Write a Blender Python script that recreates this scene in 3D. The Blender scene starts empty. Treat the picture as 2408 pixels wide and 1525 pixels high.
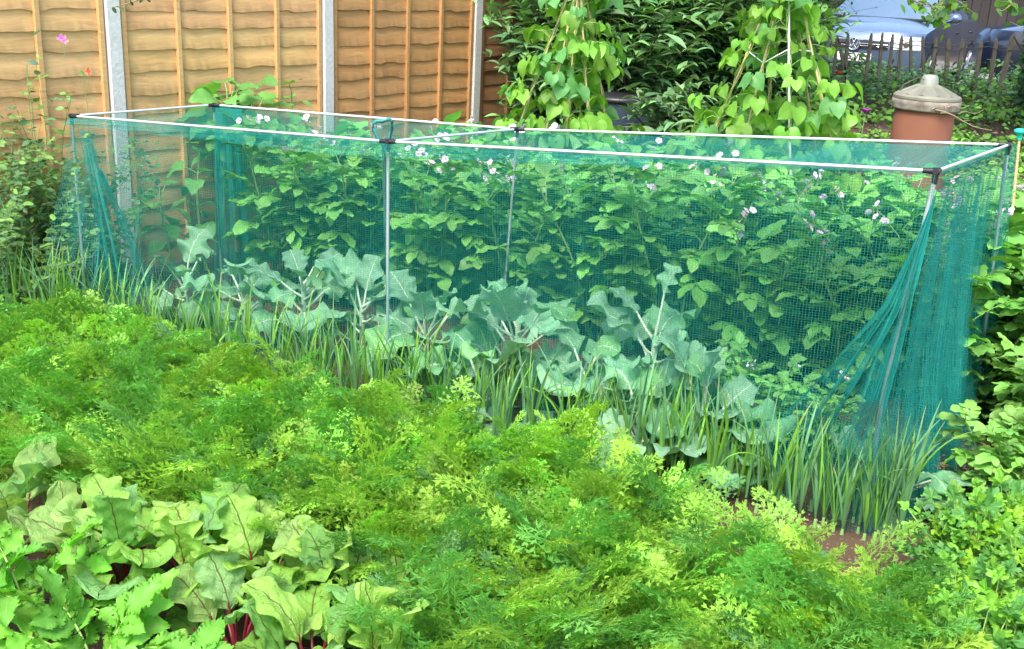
import bpy, math
import numpy as np
from mathutils import Vector, Matrix
PI = math.pi
rng = np.random.default_rng(7)
scene = bpy.context.scene
C = scene.collection

# ------------------------------------------------------------------ camera model (pixels of a 2408 x 1525 view)
F0 = 2500.0; CX, CY = 1204.0, 762.5
H = 2.0
_up = np.array([384.0, 7600.0, 2500.0]); _up /= np.linalg.norm(_up)          # world up in camera axes
_fw = np.array([0, 0, -1.0]); _Y = _fw - _up * (_fw @ _up); _Y /= np.linalg.norm(_Y)
_X = np.cross(_Y, _up)
R = np.array([_X, _Y, _up])                    # rows: world axes in camera coordinates ; world = R @ cam
CAM = np.array([0, 0, H])
def ray(px, py):
    return R @ np.array([(px - CX), -(py - CY), -F0])
def at(px, py, z=0.0):
    d = ray(px, py); return CAM + d * ((z - H) / d[2])
def at_y(px, py, Y):
    d = ray(px, py); return CAM + d * (Y / d[1])
def at_plane(px, py, p0, n):
    d = ray(px, py); return CAM + d * (((p0 - CAM) @ n) / (d @ n))
def proj(P):
    q = (np.asarray(P, float) - CAM) @ R
    return CX + F0 * q[..., 0] / -q[..., 2], CY - F0 * q[..., 1] / -q[..., 2]
def inpoly(x, y, poly):
    poly = np.asarray(poly, float); c = np.zeros(len(x), bool); j = len(poly) - 1
    for i in range(len(poly)):
        xi, yi = poly[i]; xj, yj = poly[j]
        m = ((yi > y) != (yj > y)) & (x < (xj - xi) * (y - yi) / (yj - yi + 1e-9) + xi)
        c ^= m; j = i
    return c
def sstep(a, b, x):
    t = np.clip((x - a) / (b - a), 0, 1); return t * t * (3 - 2 * t)
def ground_z(x, y):
    x = np.asarray(x, float); y = np.asarray(y, float)
    z = 0.95 * np.clip((y - 6.6) / 5.4, 0, 1) * sstep(-1.5, 1.0, x) 
    z = z - 0.17 * sstep(13.2, 14.2, y)* sstep(-1.5, 1.0, x) 
    return z

# ------------------------------------------------------------------ mesh helpers
class MB:
    def __init__(s): s.V = []; s.F = {}; s.U = []; s.K = []; s.n = 0; s.mi = {}
    def add(s, V, F, col=(1, 1, 1), uv=None, mi=0):
        V = np.asarray(V, float).reshape(-1, 3); F = np.asarray(F, int)
        if len(F) == 0: return
        k = F.shape[1]
        s.F.setdefault(k, []).append(F + s.n); s.mi.setdefault(k, []).append(np.full(len(F), mi))
        s.V.append(V); col = np.asarray(col, float)
        if col.ndim == 1: col = np.tile(col[:3], (len(V), 1))
        s.K.append(col)
        s.U.append(np.zeros((len(V), 2)) if uv is None else np.asarray(uv, float)); s.n += len(V)
    def mesh(s, name, mats, origin=(0, 0, 0), smooth=True):
        me = bpy.data.meshes.new(name)
        V = np.concatenate(s.V) - np.asarray(origin, float)
        me.vertices.add(len(V)); me.vertices.foreach_set('co', V.astype(np.float32).ravel())
        loops = []; starts = []; mi = []; tot = 0
        for k in s.F:
            f = np.concatenate(s.F[k]); loops.append(f.ravel()); starts.append(tot + np.arange(len(f)) * k); tot += f.size
            mi.append(np.concatenate(s.mi[k]))
        loops = np.concatenate(loops); starts = np.concatenate(starts); mi = np.concatenate(mi)
        me.loops.add(len(loops)); me.loops.foreach_set('vertex_index', loops.astype(np.int32))
        me.polygons.add(len(starts)); me.polygons.foreach_set('loop_start', starts.astype(np.int32))
        me.polygons.foreach_set('material_index', mi.astype(np.int32))
        me.polygons.foreach_set('use_smooth', np.full(len(starts), smooth))
        a = me.attributes.new('col', 'FLOAT_COLOR', 'POINT')
        K = np.concatenate(s.K); a.data.foreach_set('color', np.c_[K, np.ones(len(K))].astype(np.float32).ravel())
        b = me.attributes.new('luv', 'FLOAT_VECTOR', 'POINT')
        U = np.concatenate(s.U); b.data.foreach_set('vector', np.c_[U, np.zeros(len(U))].astype(np.float32).ravel())
        me.update(); me.validate()
        for m in (mats if isinstance(mats, (list, tuple)) else [mats]): me.materials.append(m)
        return me
    def build(s, name, mats, parent=None, origin=(0, 0, 0), smooth=True):
        return link(name, s.mesh(name, mats, origin, smooth), parent)
def link(name, me, parent=None, M=None):
    o = bpy.data.objects.new(name, me); C.objects.link(o)
    if parent is not None: o.parent = parent
    if M is not None: o.matrix_local = M
    return o
def tag(o, label, cat, group=None, kind=None):
    if label: o['label'] = label
    if cat: o['category'] = cat
    if group: o['group'] = group
    if kind: o['kind'] = kind
    return o
def thing(name, label, cat, loc=(0, 0, 0), rotz=0, group=None, sc=1.0):
    o = bpy.data.objects.new(name, None); C.objects.link(o); o.empty_display_size = .1
    o.location = [float(a) for a in loc]; o.rotation_euler = (0, 0, rotz); o.scale = (sc, sc, sc)
    return tag(o, label, cat, group)
def struct(o): o['kind'] = 'structure'; return o

def grid_faces(a, b):
    i = np.arange(a - 1)[:, None] * b + np.arange(b - 1)[None, :]
    i = i.ravel(); return np.stack([i, i + 1, i + b + 1, i + b], 1)
def box(mb, lo, hi, M=None, col=(1, 1, 1), bev=0.0, mi=0):
    lo = np.array(lo, float); hi = np.array(hi, float)
    V = np.array([[x, y, z] for x in (lo[0], hi[0]) for y in (lo[1], hi[1]) for z in (lo[2], hi[2])])
    F = [[0, 1, 3, 2], [4, 6, 7, 5], [0, 4, 5, 1], [2, 3, 7, 6], [0, 2, 6, 4], [1, 5, 7, 3]]
    if M is not None: V = V @ np.array(M)[:3, :3].T + np.array(M)[:3, 3]
    mb.add(V, F, col, mi=mi)
def tube(mb, P, r, n=8, col=(1, 1, 1), cap=True, mi=0):
    P = np.asarray(P, float); m = len(P); r = np.broadcast_to(np.asarray(r, float), (m,))
    T = np.gradient(P, axis=0); T /= np.linalg.norm(T, axis=1)[:, None] + 1e-12
    ref = np.array([0, 0, 1.0]) if abs(T[0, 2]) < .9 else np.array([1.0, 0, 0])
    A = np.cross(T, ref); A /= np.linalg.norm(A, axis=1)[:, None] + 1e-12; B = np.cross(T, A)
    a = np.arange(n) * 2 * PI / n
    V = P[:, None] + r[:, None, None] * (np.cos(a)[None, :, None] * A[:, None] + np.sin(a)[None, :, None] * B[:, None])
    V = V.reshape(-1, 3); i = np.arange(m - 1)[:, None] * n; j = np.arange(n)[None, :]
    F = np.stack([i + j, i + (j + 1) % n, i + n + (j + 1) % n, i + n + j], -1).reshape(-1, 4)
    uv = np.stack([np.tile(a / 2 / PI, m), np.repeat(np.linspace(0, 1, m), n)], 1)
    mb.add(V, F, col, uv, mi)
    if cap:
        for k, off in ((0, 0), (m - 1, (m - 1) * n)):
            mb.add(np.vstack([V[off:off + n], P[k]]), [[(q), (q + 1) % n, n] for q in range(n)], col, mi=mi)
def lathe(mb, prof, n=40, col=(1, 1, 1), c=(0, 0, 0), mi=0, wob=0):
    prof = np.asarray(prof, float); a = np.arange(n) * 2 * PI / n; m = len(prof)
    r = prof[:, 0][:, None] * (1 + wob * np.sin(3 * a + 1)[None])
    V = np.stack([r * np.cos(a), r * np.sin(a), np.repeat(prof[:, 1][:, None], n, 1)], -1).reshape(-1, 3) + np.array(c)
    i = np.arange(m - 1)[:, None] * n; j = np.arange(n)[None, :]
    F = np.stack([i + j, i + (j + 1) % n, i + n + (j + 1) % n, i + n + j], -1).reshape(-1, 4)
    mb.add(V, F, col, mi=mi)

def norm(a): a = np.asarray(a, float); return a / (np.linalg.norm(a, axis=-1, keepdims=True) + 1e-12)
def frame(p, d, n, s=1.0):
    """4x4 batch: Y along d, Z towards n"""
    p = np.atleast_2d(p).astype(float); d = norm(np.atleast_2d(d)); n = np.atleast_2d(n).astype(float)
    N = max(len(p), len(d), len(n)); p, d, n = [np.broadcast_to(a, (N, 3)) for a in (p, d, n)]
    z = norm(n - (n * d).sum(-1, keepdims=True) * d); x = np.cross(d, z)
    s = np.broadcast_to(np.asarray(s, float), (N,))[:, None]
    M = np.zeros((N, 4, 4)); M[:, :3, 0] = x * s; M[:, :3, 1] = d * s; M[:, :3, 2] = z * s; M[:, :3, 3] = p; M[:, 3, 3] = 1
    return M
def inst(mb, T, M, col, mi=0):
    V, F, uv = T[:3]; N = len(M); n = len(V)
    if N == 0: return
    W = np.einsum('nij,vj->nvi', M[:, :3, :3], V) + M[:, None, :3, 3]
    FF = (F[None] + (np.arange(N) * n)[:, None, None]).reshape(-1, F.shape[1])
    col = np.asarray(col, float)
    if col.ndim == 1: col = np.tile(col, (N, 1))
    K = np.repeat(col, n, 0)
    if len(T) > 3: K = K * np.tile(T[3], (N, 1))
    mb.add(W.reshape(-1, 3), FF, K, np.tile(uv, (N, 1)), mi)
def vary(base, n, r=rng, amt=.2, yellow=.0, ycol=(.42, .5, .05)):
    base = np.asarray(base, float); b = base * np.exp(r.normal(0, amt, (n, 1))) * np.exp(r.normal(0, amt * .35, (n, 3)))
    if yellow > 0:
        w = (r.random((n, 1)) ** (1 / yellow)) ; b = b * (1 - w) + np.array(ycol) * w
    return np.clip(b, .002, .9)

def leaf(L, W, prof, nu=2, nv=6, fold=.15, bend=.6, heart=0., ruf=0., rf=3., serr=0., sn=8, puck=0., seed=0, thick=None):
    r = np.random.default_rng(seed)
    u = np.linspace(-1, 1, 2 * nu + 1); v = np.linspace(0, 1, nv + 1)
    Vv, U = np.meshgrid(v, u, indexing='ij'); w = np.interp(Vv, prof[0], prof[1])
    if serr:
        ph = r.random() * 6
        lob = np.where(np.abs(U) > .99, 1 + serr * np.sin(2 * PI * sn * Vv + ph + U) , 1.)
        w = w * lob
    x = U * W / 2 * w
    vv = Vv - heart * np.abs(U) ** 1.6 * (1 - Vv) ** 4
    b = bend if abs(bend) > 1e-3 else 1e-3
    y = L * np.sin(b * vv) / b; z = -L * (1 - np.cos(b * vv)) / b; th = b * vv
    h = fold * np.abs(x)
    if ruf:
        p1, p2 = r.random(2) * 6
        side = np.where(U > 0, p1, p2)
        h = h + ruf * W * np.abs(U) ** 1.7 * np.sin(2 * PI * rf * Vv + side) * np.minimum(1, Vv * 4 + .3)
        x = x + ruf * .5 * W * np.abs(U) ** 2 * np.sign(U) * np.cos(2 * PI * rf * 1.3 * Vv + side)
    if puck:
        h = h + puck * W * (np.sin(U * 7 + Vv * 11 + r.random() * 6) * np.sin(Vv * 17 + r.random() * 6) + .6 * np.sin(U * 13 - Vv * 23))
    P = np.stack([x, y + h * np.sin(th), z + h * np.cos(th)], -1).reshape(-1, 3)
    return P, grid_faces(nv + 1, 2 * nu + 1)[:, ::-1], np.stack([U.ravel(), Vv.ravel()], 1)
P_OVATE = ([0, .08, .2, .35, .55, .75, .9, 1], [.12, .5, .85, 1, .9, .6, .27, .02])
P_LANCE = ([0, .1, .3, .5, .75, 1], [.1, .5, .95, 1, .55, .02])
P_HEART = ([0, .06, .15, .3, .5, .7, .85, .94, 1], [.45, .85, 1, 1, .84, .52, .25, .1, .01])
P_BEET = ([0, .08, .2, .4, .6, .78, .9, .97, 1], [.10, .45, .74, .93, 1, .9, .66, .36, .1])
P_BRAS = ([0, .08, .2, .38, .6, .8, .92, .98, 1], [.16, .5, .82, 1, 1, .88, .62, .36, .12])
P_POT = ([0, .08, .25, .5, .75, .9, 1], [.15, .55, .92, 1, .78, .42, .04])
P_OVAL = ([0, .15, .4, .65, .88, 1], [.2, .75, 1, .92, .55, .05])

# ------------------------------------------------------------------ materials
def newmat(name):
    m = bpy.data.materials.new(name); m.use_nodes = True; nt = m.node_tree; nt.nodes.clear()
    out = nt.nodes.new('ShaderNodeOutputMaterial'); return m, nt, out
def N(nt, t, **k):
    n = nt.nodes.new(t)
    for a, b in k.items():
        if a.startswith('i_'):
            key = a[2:]; key = int(key) if key.isdigit() else key.replace('_', ' ')
            n.inputs[key].default_value = b
        else: setattr(n, a, b)
    return n
def L_(nt, a, b): nt.links.new(a, b)
def mathn(nt, op, a, b=None, c=None, clamp=False):
    n = nt.nodes.new('ShaderNodeMath'); n.operation = op; n.use_clamp = clamp
    for i, x in enumerate((a, b, c)):
        if x is None: continue
        if isinstance(x, (int, float)): n.inputs[i].default_value = x
        else: L_(nt, x, n.inputs[i])
    return n.outputs[0]
def mixc(nt, f, a, b, mode='MIX'):
    n = nt.nodes.new('ShaderNodeMix'); n.data_type = 'RGBA'; n.blend_type = mode
    for s, x in ((n.inputs['Factor'], f), (n.inputs[6], a), (n.inputs[7], b)):
        if isinstance(x, (int, float)): s.default_value = x
        elif isinstance(x, tuple): s.default_value = (*x, 1)
        else: L_(nt, x, s)
    return n.outputs[2]
def attr(nt, name): return N(nt, 'ShaderNodeAttribute', attribute_name=name)
def noise(nt, scale, detail=3., vec=None, rough=.5):
    n = N(nt, 'ShaderNodeTexNoise'); n.inputs['Scale'].default_value = scale; n.inputs['Detail'].default_value = detail; n.inputs['Roughness'].default_value = rough
    if vec is not None: L_(nt, vec, n.inputs['Vector'])
    return n.outputs['Fac']
def ramp(nt, f, stops):
    n = nt.nodes.new('ShaderNodeValToRGB'); L_(nt, f, n.inputs[0]); e = n.color_ramp.elements
    while len(e) < len(stops): e.new(.5)
    for q, (p, c) in zip(e, stops): q.position = p; q.color = (*c, 1) if len(c) == 3 else c
    return n.outputs[0]

def leafmat(name, trans=.35, rough=.45, spec=.35, vein=None, vw=.035, nside=7, vstr=.9, nz=40., namt=.35, bump=.25, branch=True, tcol=(1.25, 1.3, .45), midw=None, spots=None):
    m, nt, out = newmat(name)
    col = attr(nt, 'col').outputs['Color']
    nf = noise(nt, nz, 3)
    k = mathn(nt, 'MULTIPLY_ADD', nf, namt * 2, 1 - namt)
    comb = N(nt, 'ShaderNodeCombineColor'); [L_(nt, k, comb.inputs[i]) for i in range(3)]
    c = mixc(nt, 1., col, comb.outputs[0], 'MULTIPLY')
    hgt = nf
    if vein is not None:
        uv = attr(nt, 'luv').outputs['Vector']; sp = N(nt, 'ShaderNodeSeparateXYZ'); L_(nt, uv, sp.inputs[0])
        u = mathn(nt, 'ABSOLUTE', sp.outputs[0]); v = sp.outputs[1]
        wob = mathn(nt, 'MULTIPLY', mathn(nt, 'SUBTRACT', noise(nt, nz * .5, 2), .5), .5)
        mid = mathn(nt, 'SUBTRACT', 1., mathn(nt, 'DIVIDE', u, midw or vw), clamp=True)
        s = mathn(nt, 'SUBTRACT', mathn(nt, 'MULTIPLY', v, float(nside)), mathn(nt, 'MULTIPLY', u, nside * .30))
        s = mathn(nt, 'ADD', s, wob)
        fr = mathn(nt, 'ABSOLUTE', mathn(nt, 'SUBTRACT', mathn(nt, 'FRACT', s), .5))
        wv = mathn(nt, 'MULTIPLY', mathn(nt, 'SUBTRACT', 1.1, u), vw * nside * .22)
        side = mathn(nt, 'SUBTRACT', 1., mathn(nt, 'DIVIDE', fr, wv), clamp=True)
        f = mathn(nt, 'MAXIMUM', mid, mathn(nt, 'MULTIPLY', side, .75))
        if branch:
            vo = N(nt, 'ShaderNodeTexVoronoi', feature='DISTANCE_TO_EDGE'); vo.inputs['Scale'].default_value = nz * 1.6
            net = mathn(nt, 'SUBTRACT', 1., mathn(nt, 'DIVIDE', vo.outputs['Distance'], .05), clamp=True)
            f = mathn(nt, 'MAXIMUM', f, mathn(nt, 'MULTIPLY', net, .12))
        f = mathn(nt, 'MULTIPLY', f, vstr)
        c = mixc(nt, f, c, vein)
        hgt = mathn(nt, 'SUBTRACT', nf, mathn(nt, 'MULTIPLY', f, .8))
    if spots is not None:
        sf = ramp(nt, noise(nt, 14, 4), [(.62, (0, 0, 0)), (.72, (1, 1, 1))]); sf2 = mathn(nt, 'MULTIPLY', sf, .3)
        c = mixc(nt, sf2, c, spots)
    bp = N(nt, 'ShaderNodeBump'); bp.inputs['Strength'].default_value = bump; bp.inputs['Distance'].default_value = .01; L_(nt, hgt, bp.inputs['Height'])
    p = N(nt, 'ShaderNodeBsdfPrincipled'); L_(nt, c, p.inputs['Base Color']); p.inputs['Roughness'].default_value = rough
    p.inputs['Specular IOR Level'].default_value = spec; L_(nt, bp.outputs[0], p.inputs['Normal'])
    t = N(nt, 'ShaderNodeBsdfTranslucent'); L_(nt, mixc(nt, 1., c, tcol, 'MULTIPLY'), t.inputs[0])
    mx = N(nt, 'ShaderNodeMixShader'); mx.inputs[0].default_value = trans
    L_(nt, p.outputs[0], mx.inputs[1]); L_(nt, t.outputs[0], mx.inputs[2]); L_(nt, mx.outputs[0], out.inputs[0])
    return m
def plain(name, col, rough=.6, metal=0., spec=.4, nz=None, namt=.25, bump=0., usecol=False, col2=None, detail=4, coat=0., stretch=None):
    m, nt, out = newmat(name)
    p = N(nt, 'ShaderNodeBsdfPrincipled'); p.inputs['Roughness'].default_value = rough; p.inputs['Metallic'].default_value = metal
    p.inputs['Specular IOR Level'].default_value = spec; p.inputs['Coat Weight'].default_value = coat
    c = None
    if usecol: c = attr(nt, 'col').outputs['Color']
    if nz:
        vec = None
        if stretch:
            tc = N(nt, 'ShaderNodeTexCoord'); mp = N(nt, 'ShaderNodeMapping'); mp.inputs['Scale'].default_value = stretch
            L_(nt, tc.outputs['Object'], mp.inputs[0]); vec = mp.outputs[0]
        else:
            vec = N(nt, 'ShaderNodeTexCoord').outputs['Object']
        nf = noise(nt, nz, detail, vec, .6)
        if c is None: c = mixc(nt, ramp(nt, nf, [(.3, (0, 0, 0)), (.7, (1, 1, 1))]), col, col2 or tuple(x * (1 - namt) for x in col))
        else:
            k = mathn(nt, 'MULTIPLY_ADD', nf, namt * 2, 1 - namt); cc = N(nt, 'ShaderNodeCombineColor'); [L_(nt, k, cc.inputs[i]) for i in range(3)]
            c = mixc(nt, 1., c, cc.outputs[0], 'MULTIPLY')
        if bump:
            bp = N(nt, 'ShaderNodeBump'); bp.inputs['Strength'].default_value = bump; bp.inputs['Distance'].default_value = .01
            L_(nt, nf, bp.inputs['Height']); L_(nt, bp.outputs[0], p.inputs['Normal'])
    if c is None: p.inputs['Base Color'].default_value = (*col, 1)
    else: L_(nt, c, p.inputs['Base Color'])
    L_(nt, p.outputs[0], out.inputs[0]); return m

M = {}
M['carrot'] = leafmat('carrot_leaf', trans=.42, rough=.5, nz=25, namt=.12, bump=0, tcol=(1.12, 1.25, .6))
M['leek'] = leafmat('leek_leaf', trans=.3, rough=.4, nz=12, namt=.15, bump=0, tcol=(1.1, 1.25, .5))
M['beet'] = leafmat('beet_leaf', tcol=(1.15, 1.2, .55), trans=.35, rough=.24, spec=.7, vein=(.12, .010, .03), vw=.034, midw=.05, nside=5.5, nz=30, vstr=.9, namt=.25, bump=.7, spots=(.40, .50, .14))
M['beetstalk'] = plain('beet_stalk', (.10, .008, .015), .35, nz=30, col2=(.17, .02, .025))
M['parsnip'] = leafmat('parsnip_leaf', trans=.4, rough=.45, vein=(.38, .52, .14), vw=.03, nside=8, nz=30, vstr=.45, namt=.2, branch=False)
M['brassica'] = leafmat('brassica_leaf', trans=.25, rough=.5, vein=(.55, .68, .46), vw=.04, midw=.06, nside=5, nz=22, vstr=.75, namt=.2, bump=.45, tcol=(1., 1.2, .6))
M['potato'] = leafmat('potato_leaf', trans=.3, rough=.45, vein=(.05, .17, .045), vw=.04, nside=5, nz=30, vstr=.4, namt=.2, branch=False)
M['bean'] = leafmat('bean_leaf', trans=.45, rough=.45, vein=(.34, .52, .14), vw=.025, nside=5, nz=25, vstr=.5, namt=.15, branch=False)
M['shrub'] = leafmat('shrub_leaf', trans=.2, rough=.5, vein=(.10, .19, .09), vw=.05, nside=7, nz=20, vstr=.4, namt=.2, branch=False)
M['small'] = leafmat('small_leaf', trans=.3, rough=.5, nz=15, namt=.2, bump=0)
M['herb'] = leafmat('parsley_leaf', trans=.4, rough=.45, nz=40, namt=.2, bump=.1)
M['sun'] = leafmat('fence_plant_leaf', trans=.35, rough=.5, vein=(.26, .42, .12), vw=.03, nside=5, nz=20, vstr=.5, namt=.15, branch=False)
M['stem'] = plain('green_stem', (.2, .33, .08), .5, nz=20, usecol=True, namt=.2)
M['bark'] = plain('bark', (.10, .07, .045), .9, nz=15, col2=(.05, .035, .025), bump=.6)
M['petal'] = plain('petal', (.8, .7, .85), .6, nz=60, usecol=True, namt=.1)
M['net'] = leafmat('net_thread', trans=.35, rough=.5, nz=3, namt=.12, bump=0, tcol=(.9, 1, 1))
M['alu'] = plain('aluminium_rod', (.72, .73, .74), .35, metal=.5, nz=6, namt=.12)
M['postalu'] = plain('net_dimmed_rod', (.40, .46, .45), .4, metal=.3, nz=6, namt=.3)  # grey-green puts the netting's dimming of the posts into their colour
M['blackplastic'] = plain('black_plastic', (.02, .02, .022), .4)
M['tealplastic'] = plain('teal_plastic', (.02, .20, .18), .4, nz=9, namt=.3)
M['cane'] = plain('bamboo_cane', (.62, .47, .24), .5, nz=9, col2=(.42, .30, .15), stretch=(4, 4, 14), usecol=False)
M['string'] = plain('white_string', (.8, .8, .76), .8)
M['concrete'] = plain('concrete', (.68, .66, .61), .85, nz=45, col2=(.52, .505, .46), bump=.35, detail=8)
M['picket'] = plain('weathered_picket', (.16, .135, .10), .85, nz=9, col2=(.08, .07, .05), stretch=(8, 8, 1.2), bump=.5)
M['wire'] = plain('rusty_wire', (.10, .09, .08), .6, metal=.5)

def wood_mat(name):
    m, nt, out = newmat(name)
    tc = N(nt, 'ShaderNodeTexCoord'); col = attr(nt, 'col').outputs['Color']
    mp = N(nt, 'ShaderNodeMapping'); mp.inputs['Scale'].default_value = (1.3, 9, 14); L_(nt, tc.outputs['Object'], mp.inputs[0])
    dn = noise(nt, 2.2, 2, tc.outputs['Object'])
    add = N(nt, 'ShaderNodeVectorMath', operation='MULTIPLY_ADD'); L_(nt, dn, add.inputs[0]); add.inputs[1].default_value = (.6, .0, 1.8); L_(nt, mp.outputs[0], add.inputs[2])
    g = noise(nt, 3.0, 6, add.outputs[0], .65)
    g2 = noise(nt, .8, 3, mp.outputs[0])
    base = ramp(nt, g, [(.25, (.78, .70, .62)), (.5, (.98, .96, .93)), (.75, (1.12, 1.14, 1.15))])
    c = mixc(nt, 1., col, base, 'MULTIPLY')
    c = mixc(nt, mathn(nt, 'MULTIPLY', g2, .35), c, (.66, .43, .22))
    vo = N(nt, 'ShaderNodeTexVoronoi'); mp2 = N(nt, 'ShaderNodeMapping'); mp2.inputs['Scale'].default_value = (1.4, 1, 4.2); L_(nt, tc.outputs['Object'], mp2.inputs[0])
    L_(nt, mp2.outputs[0], vo.inputs['Vector']); vo.inputs['Scale'].default_value = 1.6
    kn = mathn(nt, 'SUBTRACT', 1., mathn(nt, 'DIVIDE', vo.outputs['Distance'], .06), clamp=True)
    c = mixc(nt, mathn(nt, 'MULTIPLY', kn, .85), c, (.16, .08, .03))
    gr = noise(nt, 9.0, 8, add.outputs[0], .7); c = mixc(nt, mathn(nt, 'MULTIPLY', ramp(nt, gr, [(.45, (0, 0, 0)), (.75, (1, 1, 1))]), .35), c, (.26, .14, .05))
    st_ = ramp(nt, noise(nt, 1.1, 6, tc.outputs['Object'], .7), [(.5, (0, 0, 0)), (.8, (1, 1, 1))]); c = mixc(nt, mathn(nt, 'MULTIPLY', st_, .4), c, (.27, .2, .12))
    bp = N(nt, 'ShaderNodeBump'); bp.inputs['Strength'].default_value = .35; bp.inputs['Distance'].default_value = .01; L_(nt, g, bp.inputs['Height'])
    p = N(nt, 'ShaderNodeBsdfPrincipled'); L_(nt, c, p.inputs['Base Color']); p.inputs['Roughness'].default_value = .75; p.inputs['Specular IOR Level'].default_value = .25
    L_(nt, bp.outputs[0], p.inputs['Normal']); L_(nt, p.outputs[0], out.inputs[0]); return m
M['wood'] = wood_mat('fence_wood')

def soil_mat(name, a, b, c3):
    m, nt, out = newmat(name); tc = N(nt, 'ShaderNodeTexCoord')
    n1 = noise(nt, 3, 8, tc.outputs['Object'], .7); n2 = noise(nt, 45, 5, tc.outputs['Object'], .7)
    c = ramp(nt, n1, [(.3, a), (.7, b)]); vo = N(nt, 'ShaderNodeTexVoronoi'); vo.inputs['Scale'].default_value = 38; L_(nt, tc.outputs['Object'], vo.inputs['Vector'])
    st = mathn(nt, 'MULTIPLY', mathn(nt, 'LESS_THAN', vo.outputs['Distance'], .28), mathn(nt, 'GREATER_THAN', n2, .56))
    c = mixc(nt, st, c, c3)
    bp = N(nt, 'ShaderNodeBump'); bp.inputs['Strength'].default_value = .9; bp.inputs['Distance'].default_value = .02; L_(nt, n2, bp.inputs['Height'])
    p = N(nt, 'ShaderNodeBsdfPrincipled'); L_(nt, c, p.inputs['Base Color']); p.inputs['Roughness'].default_value = .9
    L_(nt, bp.outputs[0], p.inputs['Normal']); L_(nt, p.outputs[0], out.inputs[0]); return m
M['soil'] = soil_mat('soil', (.045, .026, .013), (.11, .066, .033), (.26, .20, .15))
M['road'] = soil_mat('road_gravel', (.20, .18, .16), (.34, .31, .28), (.45, .42, .38))

# ------------------------------------------------------------------ ground and road
xs = np.concatenate([np.linspace(-40, -6, 12), np.linspace(-5.5, 9, 120), np.linspace(10, 50, 12)])
ys = np.concatenate([np.linspace(-8, 1.5, 8), np.linspace(1.6, 13.3, 130), np.linspace(13.6, 80, 24)])
YY, XX = np.meshgrid(ys, xs, indexing='ij')
ZZ = ground_z(XX, YY) + np.where((YY < 13.3) & (YY > 1) , .014 * np.sin(XX * 9 + np.sin(YY * 7)) * np.sin(YY * 11 + XX * 3) + .01 * rng.normal(size=XX.shape), -0.0)
g = MB(); g.add(np.stack([XX, YY, ZZ], -1).reshape(-1, 3), grid_faces(len(ys), len(xs)))
struct(g.build('ground', M['soil']))
g = MB()
xr = np.linspace(1.2, 45, 30); yr = np.linspace(13.9, 19.3, 6); YY, XX = np.meshgrid(yr, xr, indexing='ij')
g.add(np.stack([XX, YY, ground_z(XX, YY) + .012], -1).reshape(-1, 3), grid_faces(6, 30)); struct(g.build('road', M['road']))

# ------------------------------------------------------------------ close-boarded fence
P1 = at(298, 646, 0); vd = ray(3217, 42); FD = norm(np.array([vd[0], vd[1], 0])); FN = np.array([FD[1], -FD[0], 0.])   # FN towards the garden
if (CAM - P1) @ FN < 0: FN = -FN
S1 = (at_plane(764, 150, P1, FN) - P1) @ FD; S2 = (at_plane(1114, 140, P1, FN) - P1) @ FD
print('post spacing', S1, S2 - S1)
ang = math.atan2(FD[1], FD[0])
post_s = [-S1 * 1.02, 0, S1, S2, S2 + (S2 - S1) * 1.0]
labels_post = ['grey concrete fence post beyond the left panel', 'grey concrete fence post on the left, seen partly through the cage netting', 'grey concrete fence post in the middle of the fence behind the cage top',
               'grey concrete fence post on the right, before the darker end panel', 'grey concrete post hidden behind the shrub at the fence end']
PH = 2.25
for i, s in enumerate(post_s[:4]):
    p = P1 + FD * s; g = MB(); w = .052; d = .05; c = .010
    prof = np.array([[-w, -d], [-w, d - c], [-w + c, d], [w - c, d], [w, d - c], [w, -d]])
    V = []; zs = np.linspace(-.2, PH, 12)
    for z in zs:
        for q in prof: V.append([q[0], q[1] + .002 * math.sin(z * 5 + i), z])
    n = len(prof); F = [[a * n + b, a * n + (b + 1) % n, (a + 1) * n + (b + 1) % n, (a + 1) * n + b] for a in range(len(zs) - 1) for b in range(n)]
    g.add(V, np.array(F)); g.add(V[-n:], [list(range(n))])
    o = g.build('concrete_post', M['concrete'], smooth=False)
    sgn = 1 if FN @ np.array([-FD[1], FD[0], 0]) > 0 else -1
    o.location = p; o.rotation_euler = (0, 0, ang + (PI if sgn < 0 else 0))
    tag(o, labels_post[i], 'fence post', 'concrete posts of the boarded fence')
plabels = ['pale orange lapped fence panel at the far left behind the sweet peas', 'pale orange lapped fence panel between the left and middle concrete posts',
           'darker orange lapped fence panel between the middle and right concrete posts', 'dark brown end fence panel beside the shrub, right of the last concrete post']
pcols = [(.76, .455, .185), (.76, .45, .18), (.54, .27, .085), (.26, .11, .045)]
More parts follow.
